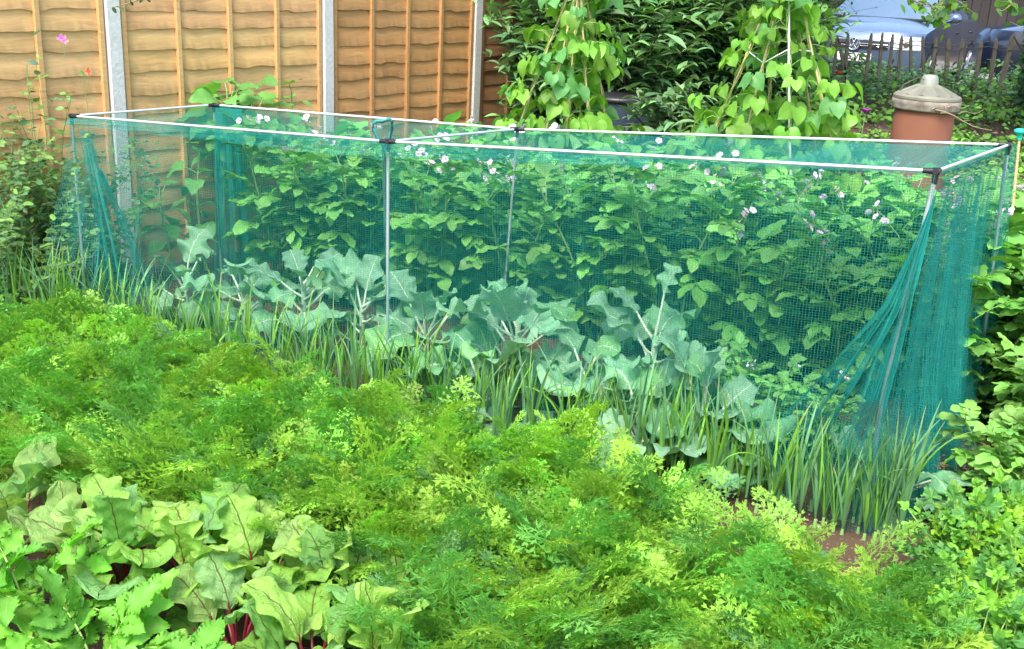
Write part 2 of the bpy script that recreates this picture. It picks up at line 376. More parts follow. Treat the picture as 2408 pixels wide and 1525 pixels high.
def fence_panel(s0, s1, label, pc, seed):
    r = np.random.default_rng(seed)
    base = P1 + FD * (s0 + .055); Lp = s1 - s0 - .11
    t = thing('fence_panel', label, 'fence panel', base, 0, 'lapped wooden panels of the boarded fence')
    t.rotation_euler = (0, 0, ang); sg = 1 if FN @ np.array([-FD[1], FD[0], 0]) > 0 else -1
    b = MB(); nb = 17; hb = .127; nx = 60
    xs = np.linspace(0, Lp, nx)
    for i in range(nb):
        zb = .03 + i * hb; ph = r.random(6) * 6; jit = r.normal(0, .008)
        wave = jit + .004 * np.sin(xs * 3.1 + ph[0]) + .003 * np.sin(xs * 9 + ph[1]) + .003 * np.sin(xs * 23 + ph[2]) + r.normal(0, .0012, nx)
        kx = r.random() * Lp; wave += -.012 * np.exp(-((xs - kx) / .06) ** 2)
        for kk in (.32, .8):   # bulge in line over the whole panel, as where knots line up
            wave += .007 * np.exp(-((xs - (kk + .02 * math.sin(i)) * Lp) / .035) ** 2) * (1 if i % 2 else -.6)
        z0 = zb + wave; z1 = zb + hb + .035
        out = .020 + .004 * np.sin(xs * 4 + ph[3]) + .006 * np.exp(-((xs - .32 * Lp) / .05) ** 2); inn = .002 + 0 * xs
        rows = [np.c_[xs, sg * (out - .011), z0], np.c_[xs, sg * out, z0 + .002], np.c_[xs, sg * (out * .55 + inn * .45), (z0 + z1) / 2], np.c_[xs, sg * inn, z1 + 0 * xs]]
        V = np.concatenate(rows)
        F = grid_faces(4, nx); F = F if sg > 0 else F[:, ::-1]
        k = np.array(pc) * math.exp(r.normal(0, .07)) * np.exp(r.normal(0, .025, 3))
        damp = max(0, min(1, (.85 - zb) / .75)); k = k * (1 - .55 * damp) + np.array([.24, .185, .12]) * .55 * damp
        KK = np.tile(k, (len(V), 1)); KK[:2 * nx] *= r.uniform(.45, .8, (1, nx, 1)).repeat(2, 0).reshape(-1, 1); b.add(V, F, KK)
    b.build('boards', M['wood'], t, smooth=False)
    for q in (0.013, .253, .5, .747, .987):
        bb = MB(); w = .017; x0 = min(max(q * Lp, w), Lp - w); d0, d1 = .0262, .039
        zz = np.linspace(0.0, nb * hb + .04, 10); r2 = .002
        for (xa, ya, xb, yb) in ((x0 - w, d0 - .02, x0 - w, d1 - .003), (x0 - w, d1 - .003, x0 - w + .003, d1), (x0 - w + .003, d1, x0 + w - .003, d1), (x0 + w - .003, d1, x0 + w, d1 - .003), (x0 + w, d1 - .003, x0 + w, d0 - .02)):
            V = np.concatenate([np.c_[np.full(10, xa) + .002 * np.sin(zz * 3 + q), np.full(10, sg * ya), zz], np.c_[np.full(10, xb) + .002 * np.sin(zz * 3 + q), np.full(10, sg * yb), zz]])
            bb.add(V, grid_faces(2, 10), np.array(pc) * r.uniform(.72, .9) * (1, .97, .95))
        bb.build('batten', M['wood'], t, smooth=False)
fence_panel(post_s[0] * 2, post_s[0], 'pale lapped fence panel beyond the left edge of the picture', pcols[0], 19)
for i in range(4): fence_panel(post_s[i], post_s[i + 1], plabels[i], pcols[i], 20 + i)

# ------------------------------------------------------------------ cage frame
foot = {'A': at(205, 750), 'B': at(522, 674), 'C': at(911, 926), 'F': at(1178, 787), 'D': at(2047, 1253), 'E': at(2289, 989)}
topx = {'A': (168, 272), 'B': (503, 246), 'C': (913, 332), 'F': (1217, 303), 'D': (2202, 402), 'E': (2372, 340)}
top = {k: at_y(*topx[k], foot[k][1]) for k in foot}
print({k: (np.round(foot[k], 2), np.round(top[k], 2)) for k in foot})
cage = thing('cage_frame', 'long low frame of aluminium rods with black corner joints standing round the brassicas', 'cage frame', (foot['C'] + foot['F']) / 2)
co = np.array(cage.location)
def rod(a, b, name, r=.0095, mid=None):
    m = MB(); P = [a, b] if mid is None else [a] + mid + [b]
    P = np.array(P)
    if mid is None: P = np.array([a + (b - a) * t for t in np.linspace(0, 1, 8)])
    tube(m, P - co, r, 10); return m.build(name, M['alu'], cage)
for a, b in ('AC', 'CD', 'BF', 'FE', 'AB', 'CF', 'DE'):
    n = norm(top[b] - top[a]); rod(top[a] + n * .018, top[b] - n * .018, 'rail', .0066)
def bent(k, pts):
    P = [foot[k] - [0, 0, .05]]
    for px, py in pts: P.append(at_y(px, py, foot[k][1] + 0))
    P.append(top[k] - [0, 0, .02]); return np.array(P)
for k in 'ABCFE':
    P = np.array([foot[k] + (top[k] - [0, 0, .02] - foot[k]) * t for t in np.linspace(-.03, 1, 10)])
    m = MB(); tube(m, P - co, .0078, 10); m.build('post', M['postalu'], cage)
P = bent('D', [(2062, 985), (2112, 770), (2160, 580)]); m = MB()
tt = np.linspace(0, 1, 24); u = np.linspace(0, 1, len(P)); P = np.stack([np.interp(tt, u, P[:, i]) for i in range(3)], 1)
for _ in range(6): P[1:-1] = (P[:-2] + 2 * P[1:-1] + P[2:]) / 4
tube(m, P - co, .0085, 10); m.build('post', M['postalu'], cage)
for k, nb in (('A', 'BC'), ('B', 'AF'), ('C', 'ADF'), ('D', 'CE'), ('E', 'DF'), ('F', 'BEC')):
    m = MB(); c = top[k] - co
    for q in list(nb) + ['foot']:
        d = norm((foot[k] if q == 'foot' else top[q]) - top[k]); tube(m, np.array([c - d * .012, c + d * .02, c + d * .045]), [.0115, .0108, .0095], 10)
    m.build('corner_joint', M['blackplastic'], cage)

# ------------------------------------------------------------------ netting, real threads
NETC = np.array([.016, .27, .225])
net = MB()
def panel(S, nu, nv, su, sv, w=.00115, col=NETC, rr=None):
    """nu threads running along v, nv threads running along u; su/sv samples along each"""
    r = rr or rng
    def strip(Us, Vs, du):
        P = S(Us, Vs); e = 2e-3
        Q = (S(Us + e, Vs) - S(Us - e, Vs)) if du else (S(Us, Vs + e) - S(Us, Vs - e))
        Wd = norm(Q) * (w / 2)
        a, b = P.shape[:2]
        V = np.stack([P - Wd, P + Wd], 2)            # a,b,2,3
        idx = np.arange(a * b * 2).reshape(a, b, 2)
        F = np.stack([idx[:, :-1, 0], idx[:, :-1, 1], idx[:, 1:, 1], idx[:, 1:, 0]], -1).reshape(-1, 4)
        k = col * np.exp(r.normal(0, .12, (a, 1))); K = np.repeat(k, b * 2, 0)
        net.add(V.reshape(-1, 3), F, K)
    u = np.linspace(0, 1, nu); v = np.linspace(0, 1, sv); U, Vv = np.meshgrid(u, v, indexing='ij'); strip(U, Vv, True)
    v = np.linspace(0, 1, nv); u = np.linspace(0, 1, su); Vv, U = np.meshgrid(v, u, indexing='ij'); strip(U, Vv, False)
def poly_eval(pts, u):
    pts = np.asarray(pts, float); d = np.r_[0, np.cumsum(np.linalg.norm(np.diff(pts, axis=0), axis=1))]; d /= d[-1]
    uu = np.clip(u, 0, 1)
    return np.stack([np.interp(uu, d, pts[:, i]) for i in range(3)], -1)
def curtain(toppts, botpts, folds=6, amp=.03, sag=.0, ph=0., nrm=None, skew=0., pw=1.):
    tp = np.asarray(toppts, float); bp = np.asarray(botpts, float)
    dirv = norm(tp[-1] - tp[0]); n0 = norm(np.cross(dirv, [0, 0, 1])) if nrm is None else np.asarray(nrm, float)
    def S(u, v):
        v = np.asarray(v, float); u = np.asarray(u, float)
        a = poly_eval(tp, u); b = poly_eval(bp, u)
        vv = v[..., None]; P = a * (1 - vv) + b * vv
        ff = amp * np.maximum(v, 0) ** pw * (np.sin(2 * PI * folds * u + ph + 1.2 * v) + .5 * np.sin(2 * PI * folds * 1.7 * u + 2 + ph - 1.5 * v))
        ff = ff + amp * .8 * v * np.sin(2 * PI * (folds * .43 * u + .9 * v) + ph * 3) * np.sin(5.1 * v + 4 * u + ph)
        P = P + n0 * (ff + sag * np.sin(PI * v) * -1)[..., None] + np.array([0, 0, -1.]) * (sag * .3 * np.sin(PI * v))[..., None]
        P = P + dirv * (.35 * amp * v * np.sin(2 * PI * folds * u * .8 + 1))[..., None]
        return P
    return S
U3 = np.array([0, 0, -.012])
A, B, Cc, D, E, Ff = [top[k] + U3 for k in 'ABCDEF']
fd = lambda k, dx=0, dy=0: foot[k] + np.array([dx, dy, 0.01])
outw = -FD * 1.0
# front face (two bays), a shade outside the rods
panel(curtain([A + outw * .012, Cc + outw * .012], [fd('A', 0, -.03), fd('C', 0, -.05)], 5, .018, .02), 140, 128, 60, 34)
panel(curtain([Cc + outw * .012, D + outw * .012], [fd('C', 0, -.05), at(1500, 1085), at(1900, 1215), fd('D', 0, -.05)], 5, .022, .03, 1.), 190, 140, 80, 34)
# folded band of spare net under the front rail
panel(curtain([A + outw * .02, Cc + outw * .02], [A + outw * .03 - [0, 0, .03], Cc + outw * .03 - [0, 0, .07]], 9, .008), 200, 11, 70, 4, w=.00145)
panel(curtain([Cc + outw * .02, D * .55 + Cc * .45 + outw * .02], [Cc + outw * .03 - [0, 0, .055], D * .55 + Cc * .45 + outw * .03 - [0, 0, .03]], 9, .008, 0, 2.), 160, 9, 70, 4, w=.00145)
# back face
panel(curtain([B - outw * .012, Ff - outw * .012], [fd('B', .02, .03), fd('F', .02, .03)], 5, .02, -.01, .5), 150, 110, 60, 30, w=.0009)
panel(curtain([Ff - outw * .012, E - outw * .012], [fd('F', .02, .03), fd('E', .02, .03)], 5, .03, -.01, 1.5), 190, 110, 80, 30, w=.0009)
# top, sagging between the rods
def topnet(a, b, c, d, sag, ph):
    def S(u, v):
        uu = np.clip(np.asarray(u, float), 0, 1)[..., None]; vv = np.clip(np.asarray(v, float), 0, 1)[..., None]
        P = (a * (1 - uu) + b * uu) * (1 - vv) + (c * (1 - uu) + d * uu) * vv
        z = sag * 4 * vv[..., 0] * (1 - vv[..., 0]) * (.6 + .4 * np.sin(PI * uu[..., 0])) + .008 * np.sin(9 * uu[..., 0] + ph) * np.sin(PI * vv[..., 0])
        return P - np.array([0, 0, 1.]) * z[..., None]
    return S
panel(topnet(A, Cc, B, Ff, .05, 0), 150, 96, 60, 26, w=.0017)
panel(topnet(Cc, D, Ff, E, .06, 2), 190, 100, 80, 26, w=.0018)
# spare net lying along the front inside edge of the top
panel(topnet(A, Cc, A * .86 + B * .14, Cc * .82 + Ff * .18, .012, 1), 150, 18, 60, 6)
panel(topnet(Cc * .3 + D * .7, D, Ff * .3 + E * .7, E, .03, 1), 110, 96, 30, 20, w=.0024)
panel(topnet(Cc * .7 + D * .3, D * .8 + Cc * .2, Ff * .7 + E * .3, E * .8 + Ff * .2, .045, 3), 110, 96, 30, 20, w=.0015)
# left end, flared outwards to the ground with loose edge
gl = [at(66, 790), at(170, 840), at(330, 790)]
panel(curtain([A, A * .5 + B * .5], gl, 3, .05, .03, 1.2, nrm=[-.6, -.6, 0]), 78, 96, 40, 30)
panel(curtain([A * .5 + B * .5, B], [at(330, 770), at(450, 720), fd('B')], 3, .03, 0, .2, nrm=[-.6, -.6, 0]), 80, 96, 40, 30)
# rope-like gathered folds
a1 = at_y(190, 300, 5.75); a2 = at_y(218, 330, 5.75)
panel(curtain([a1, a2], [at(275, 800), at(330, 790)], 3, .02, 0, 0, nrm=[0, -1, 0]), 46, 110, 20, 30, w=.0014)
a3 = at_y(228, 395, 5.8); a4 = at_y(240, 400, 5.8)
panel(curtain([a3, a4], [at(370, 750), at(405, 745)], 2, .015, 0, 0, nrm=[0, -1, 0]), 26, 90, 10, 30, w=.0014)
# net bunched at the rear left corner
panel(curtain([B, B * .9 + Ff * .1], [fd('B', -.03, -.02), fd('B', .2, -.04)], 4, .03, 0, 0, nrm=[0, -1, 0]), 110, 130, 30, 30, w=.0017)
# right end: hanging down and bunched into folds
br = [fd('D', 0, -.02), at(2150, 1205), at(2245, 1120), at(2268, 1040), fd('E', .03, .02)]
panel(curtain([D, E], br, 7, .05, .05, .6, nrm=[.8, -.55, 0], pw=.7), 185, 150, 110, 44, w=.00145)
panel(curtain([D * .9 + E * .1, D * .35 + E * .65], [at(2080, 1240), at(2160, 1190), at(2240, 1105)], 8, .045, .02, 2.6, nrm=[.8, -.55, 0], pw=.8), 150, 130, 110, 44, w=.00145)
# spare sheet swept across the front right corner
tl = [top['D'] + [-.03, -.03, -.05], top['D'] + [.02, -.05, -.05]]
def sweep(u, v):
    u = np.asarray(u, float); v = np.asarray(v, float); uu = np.clip(u, 0, 1)
    a = poly_eval([at_y(2195, 470, foot['D'][1] - .05), at_y(2205, 440, foot['D'][1] - .05)], uu)
    m = poly_eval([at_y(2080, 720, foot['D'][1] - .07), at_y(2140, 720, foot['D'][1] - .09)], uu)
    m2 = poly_eval([at_y(1930, 900, foot['D'][1] + .12), at_y(2090, 960, foot['D'][1] - .10)], uu)
    b = poly_eval([at(1790, 1045), at(1900, 1150), at(2050, 1262)], uu)
    t = np.clip(v, 0, 1) * 3; w0 = np.clip(t, 0, 1)[..., None]; w1 = np.clip(t - 1, 0, 1)[..., None]; w2 = np.clip(t - 2, 0, 1)[..., None]
    P = a + (m - a) * w0 + (m2 - m) * w1 + (b - m2) * w2
    f = .045 * v * (np.sin(2 * PI * 4 * u + 4 * v + 2 * np.sin(3 * v)) + .5 * np.sin(2 * PI * 2.3 * u + 6 * v) + .5 * np.sin(2 * PI * 9 * u + 1))
    return P + np.array([.2, -1., .0]) * f[..., None]
panel(sweep, 150, 140, 90, 44, w=.00145)
# wrap along the right hand rods
for (k, q, off, ddx) in (('E', 'E', .02, .03),):
    S = curtain([top[k] + [-.02, -.02, 0], top[k] + [.05, .03, 0]], [fd(k, -.07, -.08), fd(k, .09, .03)], 3, .02, 0, 0, nrm=[0, -1, 0]); panel(S, 40, 120, 16, 30)
o = net.build('netting', M['net'], smooth=False)
tag(o, 'fine teal green netting draped over the long rod frame, bunched at its right end', 'netting')

# ------------------------------------------------------------------ carrot bed
def diamonds(segs):
    """segs: list of (p,d,side,l,w,normal)"""
    p, d, s, l, w = [np.array(a, float) for a in zip(*segs)]
    l = l[:, None]; w = w[:, None]
    nn = norm(np.cross(s, d))
    V = np.stack([p, p + d * l * .45 + s * w / 2 + nn * w * .15, p + d * l, p + d * l * .45 - s * w / 2 + nn * w * .15], 1)
    F = np.arange(len(p) * 4).reshape(-1, 4); return V.reshape(-1, 3), F
def frond(seed):
    r = np.random.default_rng(seed); segs = []; K = []
    Lt = r.uniform(.34, .42); a0 = r.uniform(.0, .25); a1 = r.uniform(.5, 1.3); n = 30
    t = np.linspace(0, 1, n); th = a0 + a1 * t ** 1.6
    dy = np.sin(th) * Lt / n; dz = np.cos(th) * Lt / n
    P = np.stack([.02 * np.sin(t * 3 + seed) , np.cumsum(dy), np.cumsum(dz)], 1); T = np.stack([0 * t, np.sin(th), np.cos(th)], 1)
    X = np.array([1., 0, 0])
    npin = 8
    for i in range(npin):
        tt = .42 + .56 * (i / (npin - 1)) ** .9; k = min(n - 1, int(tt * n)); base = P[k]; tg = T[k]; nr = norm(np.cross(X, tg))
        q = (tt - .42) / .56
        Lp = .115 * (1 - q) ** .75 + .018
        for sg in (-1, 1):
            if i == npin - 1 and sg == 1: continue
            al = math.radians(r.uniform(48, 66)) * (1 - .5 * q) if i < npin - 1 else 0
            pd = norm(math.cos(al) * tg + sg * math.sin(al) * X + r.normal(0, .12) * nr - .1 * nr)
            ps = norm(np.cross(nr, pd)); Lq = Lp * r.uniform(.85, 1.1)
            segs.append((base, pd, ps, Lq, .0022)); K.append(.9)
            m = max(3, int(Lq / .024))
            for j in range(m):
                s = .18 + .82 * j / (m - 1); pp = base + pd * Lq * s - nr * .15 * Lq * s * s
                ls = (.044 * (1 - .55 * s)) * min(1, .5 + 2 * s) * r.uniform(.8, 1.15) * (1 - .25 * q)
                for s2 in ((-1, 1) if j < m - 1 else (0,)):
                    be = math.radians(r.uniform(42, 58)) * s2
                    sd = norm(math.cos(be) * pd + math.sin(be) * ps + r.normal(0, .2) * nr); ss = norm(np.cross(nr, sd) + r.normal(0, .25, 3))
                    segs.append((pp, sd, ss, ls, .0052)); K.append(1.)
                    for s3, f in ((-1, .35), (1, .35), (-1, .62), (1, .62)):
                        if ls < .014 and f > .5: continue
                        g2 = math.radians(32) * s3; ld = norm(math.cos(g2) * sd + math.sin(g2) * ss + r.normal(0, .18) * nr)
                        segs.append((pp + sd * ls * f, ld, norm(np.cross(nr, ld) + r.normal(0, .15, 3)), ls * .7, .0052)); K.append(1.05)
    V, F = diamonds(segs); K = np.repeat(np.array(K), 4)
    # stalk as two thin ribbons
    for ax in (X, np.array([0, .7, -.7])):
        w = np.linspace(.0026, .001, n)[:, None]; R2 = np.stack([P - ax * w, P + ax * w], 1).reshape(-1, 3)
        f = grid_faces(n, 2) + len(V); V = np.vstack([V, R2]); F = np.vstack([F, f]); K = np.r_[K, np.full(len(R2), 1.1)]
    return V, F, np.zeros((len(V), 2)), np.stack([K * .98, K, K * .95], 1)
FR = [frond(100 + i) for i in range(7)]
print('frond quads', [len(f[1]) for f in FR])
carrot_poly = [(-900, 700), (60, 705), (250, 718), (420, 755), (600, 808), (800, 868), (1000, 922), (1300, 1000), (1500, 1065), (1800, 1175), (1920, 1228), (2030, 1262), (2120, 1292), (2190, 1400), (2270, 1620), (1180, 1640), (1120, 1480), (970, 1400), (905, 1300), (750, 1195), (500, 1105), (200, 1030), (-60, 990), (-1000, 1050)]
pts = np.stack([rng.uniform(-4.6, 2.2, 72000), rng.uniform(2.0, 6.4, 72000)], 1)
px, py = proj(np.c_[pts, np.full(len(pts), .33)])
pts = pts[inpoly(px, py, carrot_poly)]
# thin to plant spacing
keep = []; cell = {}
for p in pts:
    k = (int(p[0] / .085), int(p[1] / .085)); ok = True
    for a in (-1, 0, 1):
        for b in (-1, 0, 1):
            for q in cell.get((k[0] + a, k[1] + b), ()):
                if (q[0] - p[0]) ** 2 + (q[1] - p[1]) ** 2 < .085 ** 2: ok = False
    if ok: cell.setdefault(k, []).append(p); keep.append(p)
pts = np.array(keep); print('carrot plants', len(pts))
cb = MB()
for fi in range(7):
    Ms = []; cols = []
    for p in pts[fi::1]:
        if rng.random() > .46: continue
        a = (PI + rng.normal(0, .95)) if rng.random() < .72 else rng.random() * 2 * PI; s = rng.uniform(.78, 1.06) * (1 + .05 * math.sin(p[0] * 3.1) * math.sin(p[1] * 4.3)); ti = rng.uniform(-.1, .35)
        m = Matrix.Translation((p[0] + rng.normal(0, .02), p[1] + rng.normal(0, .02), -.01)) @ Matrix.Rotation(a, 4, 'Z') @ Matrix.Rotation(-ti, 4, 'X') @ Matrix.Rotation(rng.normal(0, .12), 4, 'Y') @ Matrix.Scale(s, 4)
        Ms.append(np.array(m))
        patch = .5 + .5 * math.sin(p[0] * 5 + 1.3 * math.sin(p[1] * 4)) * math.cos(p[1] * 6.1 + p[0])
        c = np.array([.31, .52, .07]) * (1 - .5 * patch) + np.array([.18, .42, .09]) * (.5 * patch)
        c = vary(c, 1, amt=.2)[0]
        if rng.random() < .15: c = np.array([.13, .30, .11])
        if rng.random() < .13: c = c * .45 + np.array([.29, .48, .04]) * .55
        cols.append(c)
    inst(cb, FR[fi], np.array(Ms), np.array(cols))
for (x, y, s) in ((1340, 1060, 1.2), (1335, 1075, 1.05), (600, 1010, 1.0), (890, 1150, 1.1), (1070, 1110, 1.1), (1075, 1120, .9), (190, 760, 1.), (580, 1120, 1.0), (805, 1160, 1.0), (1870, 1500, 1.05), (1480, 1210, 1.), (1460, 1180, 1.)):
    p = at(x, y + 150, 0)
    m = np.array(Matrix.Translation(p) @ Matrix.Rotation(rng.random() * 6, 4, 'Z') @ Matrix.Scale(s * 1.12, 4) @ Matrix.Rotation(.3, 4, 'X'))
    inst(cb, FR[int(rng.integers(7))], m[None], np.array([[.30, .50, .04]]))
for k_ in range(330):
    p = pts[int(rng.integers(len(pts)))]; lime = rng.random() < .45
    m = np.array(Matrix.Translation((p[0], p[1], .0)) @ Matrix.Rotation(rng.normal(0, .7) + PI, 4, 'Z') @ Matrix.Rotation(-rng.uniform(-.1, .15), 4, 'X') @ Matrix.Scale(rng.uniform(1.12, 1.38), 4))
    inst(cb, FR[int(rng.integers(7))], m[None], vary((.28, .48, .06) if lime else (.15, .38, .07), 1, amt=.12))
o = cb.build('carrot_tops', M['carrot'], smooth=False)
tag(o, 'dense bed of feathery bright green carrot tops filling the foreground', 'carrot tops', kind='stuff')

# ------------------------------------------------------------------ leeks
def leek_mesh(seed, wide, tall):
    r = np.random.default_rng(seed); m = MB(); st = MB(); n = int(r.integers(5, 9))
    fan = r.random() * PI
    for k in range(n):
        side = 1 if k % 2 else -1; az = fan + (0 if side > 0 else PI) + r.normal(0, .5); L = tall * r.uniform(.65, 1.15); w = wide * r.uniform(.6, 1.1)
        lean = r.uniform(.02, .24); droop = r.choice([.25, .5, 1.2, 2.6], p=[.62, .28, .07, .03]) ; ns = 12
        t = np.linspace(0, 1, ns); th = lean + droop * t ** 2.2
        out = np.cumsum(np.sin(th)) * L / ns; up = np.cumsum(np.cos(th)) * L / ns
        d = np.array([math.cos(az), math.sin(az)]); s = np.array([-d[1], d[0]])
        ww = w * np.interp(t, [0, .1, .45, .8, 1], [.55, .9, 1, .55, .03]); tw = r.normal(0, .5) * t
        V = []
        for i in range(ns):
            c = np.array([d[0] * out[i], d[1] * out[i], up[i] + .015]); nrm = np.array([-d[0] * math.cos(th[i]), -d[1] * math.cos(th[i]), math.sin(th[i])])
            sv = np.array([s[0], s[1], 0]) * math.cos(tw[i]) + nrm * math.sin(tw[i])
            V += [c - sv * ww[i] / 2 + nrm * ww[i] * .3, c, c + sv * ww[i] / 2 + nrm * ww[i] * .3]
        V = np.array(V); uv = np.stack([np.tile([-1, 0, 1], ns), np.repeat(t, 3)], 1)
        base = np.array([.17, .38, .05]) if r.random() < .5 else np.array([.13, .30, .13])
        kc = vary(base, 1, r, .15)[0]; tip = np.where(r.random() < .1, 1, 0)
        K = np.repeat(kc[None] * (1 + .0 * t[:, None]), 3, 0)
        if tip: K[-6:] = np.array([.40, .40, .14])
        m.add(V, grid_faces(ns, 3), K, uv)
    tube(st, np.array([[0, 0, -.02], [0, 0, .015], [0, 0, .035]]), [.009, .008, .006], 8, (.22, .38, .12))
    return m.mesh('foliage', M['leek']), st.mesh('stem', M['stem'])
LK = [leek_mesh(300 + i, .0145, .44) for i in range(8)] + [leek_mesh(350 + i, .011, .46) for i in range(5)]
NL = 84
for row in range(2):
    for i in range(NL):
        f = (i + .5 * row) / NL; x = 20 + f * 2110 + rng.normal(0, 8)
        ybase = np.interp(x, [0, 300, 900, 1300, 1700, 2050, 2150], [775, 845, 995, 1085, 1180, 1275, 1290]) - row * (16 + 20 * f) + rng.normal(0, 4)
        p = at(x, ybase)
        if rng.random() < .08 and f < .9: continue
        fo, stm = LK[int(rng.integers(8))] if x > 350 and rng.random() < .75 else LK[8 + int(rng.integers(5))]
        zone = ('thin bright green leaves, left end of the leek row by the fence' if x < 500 else 'strap leaves half hiding the cage front, middle of the leek row' if x < 1500 else 'broad upright leaves before the bunched net, right end of the leek row')
        gname = 'leeks at the left end of the row' if x < 500 else 'leeks in the middle of the row' if x < 1500 else 'leeks at the right end of the row'
        t = thing('leek', 'leek with ' + zone, 'leek', p, rng.random() * 6, gname, rng.uniform(.85, 1.2))
        link('foliage', fo, t); link('stem', stm, t)

# ------------------------------------------------------------------ beetroot
BL = [leaf(.135 + .018 * (i % 3), .088 + .011 * (i % 4), P_BEET, 7, 24, fold=.12, bend=[.5, .9, 1.3, 1.8, .3, .7][i % 6], ruf=[.08, .12, .15, .1][i % 4], rf=[2.6, 3.3, 2.1][i % 3], serr=.035, sn=3.5, puck=.03, seed=40 + i) for i in range(12)]
def beet_leaf_mesh(i, col):
    m = MB(); T = BL[i % 12]; m.add(T[0], T[1], col, T[2]); return m.mesh('leaf', M['beet'])
beet_cols = [(.22, .46, .06), (.30, .54, .08), (.15, .37, .06), (.34, .56, .10), (.34, .56, .13), (.28, .50, .15), (.20, .44, .12)]
BM = [beet_leaf_mesh(i, vary(beet_cols[i % 7], 1, amt=.08)[0]) for i in range(24)]
def beet(x, y, n, sc, label, seed, hgt=.16, spread=.10):
    r = np.random.default_rng(seed); p = at(x, y)
    t = thing('beetroot_plant', label, 'beetroot plant', p, 0, 'beetroot plants in the front left corner'); st = MB()
    for k in range(n):
        az = k * 2.4 + r.normal(0, .25); f = k / n; rad = spread * (.35 + 1.0 * f) * sc; h = .8 * hgt * (1.3 - .75 * f) * sc * r.uniform(.85, 1.15)
        o_ = np.array([math.cos(az), math.sin(az), 0]); tipp = o_ * rad + [0, 0, h]
        lean = .15 + .85 * f + r.normal(0, .1); d = o_ * math.sin(lean) + np.array([0, 0, math.cos(lean)])
        nn = -o_ * math.cos(lean) + np.array([0, 0, math.sin(lean)]) + r.normal(0, .25, 3)
        ss = sc * r.uniform(.8, 1.2) * (1.12 if f < .7 else .8)
        M4 = frame(tipp, d, nn, ss)[0]
        link('leaf', BM[int(r.integers(24))], t, Matrix(M4.tolist()))
        q = np.linspace(0, 1, 6)[:, None]; c1 = np.array([0, 0, h * .55]) + o_ * .02
        base = o_ * .012 + np.array([0, 0, -.01]); Pt = base * (1 - q) ** 2 + 2 * c1 * q * (1 - q) + tipp * q ** 2
        Pt = np.vstack([Pt, tipp + norm(d) * .02 * sc]); tube(st, Pt, np.linspace(.0062, .0035, len(Pt)) * sc, 7)
    lathe(st, [(.0, .03), (.02, .028), (.033, .01), (.03, -.03)], 14)
    st.build('stalks', M['beetstalk'], t)
beets = [(45, 1300, 9, 1.05, 'beetroot plant at the far left edge below the carrots, leaf veins dark purple', 1, .17),
         (310, 1440, 15, 1.30, 'largest beetroot plant with thick crimson stalks showing under tall ruffled leaves', 2, .19),
         (455, 1430, 10, 1.15, 'beetroot plant with one upright red-veined leaf beside the carrots', 3, .20),
         (170, 1380, 9, 1.0, 'beetroot plant with pale blotched leaves left of the crimson stalks', 4, .15),
         (620, 1450, 10, 1.1, 'beetroot plant with folded pale leaves in the middle of the beet patch', 5, .16),
         (790, 1510, 9, 1.1, 'beetroot plant with a tall round leaf against the carrot fronds', 6, .18),
         (560, 1560, 10, 1.1, 'beetroot plant with broad yellow green leaves behind the toothed parsnip leaves', 7, .15),
         (740, 1660, 10, 1.15, 'beetroot plant with glossy dark veined leaf at the bottom edge', 8, .17),
         (900, 1690, 9, 1.1, 'beetroot plant with an upright heart shaped leaf low in the picture', 9, .17),
         (1050, 1720, 6, .9, 'small beetroot plant peeping up at the bottom edge under the carrots', 10, .12),
         (350, 1760, 7, 1.0, 'beetroot plant with silvery crumpled leaves in the bottom left foreground', 11, .12)]
for b in beets: beet(b[0], b[1], int(b[2] * 1.25), *b[3:])

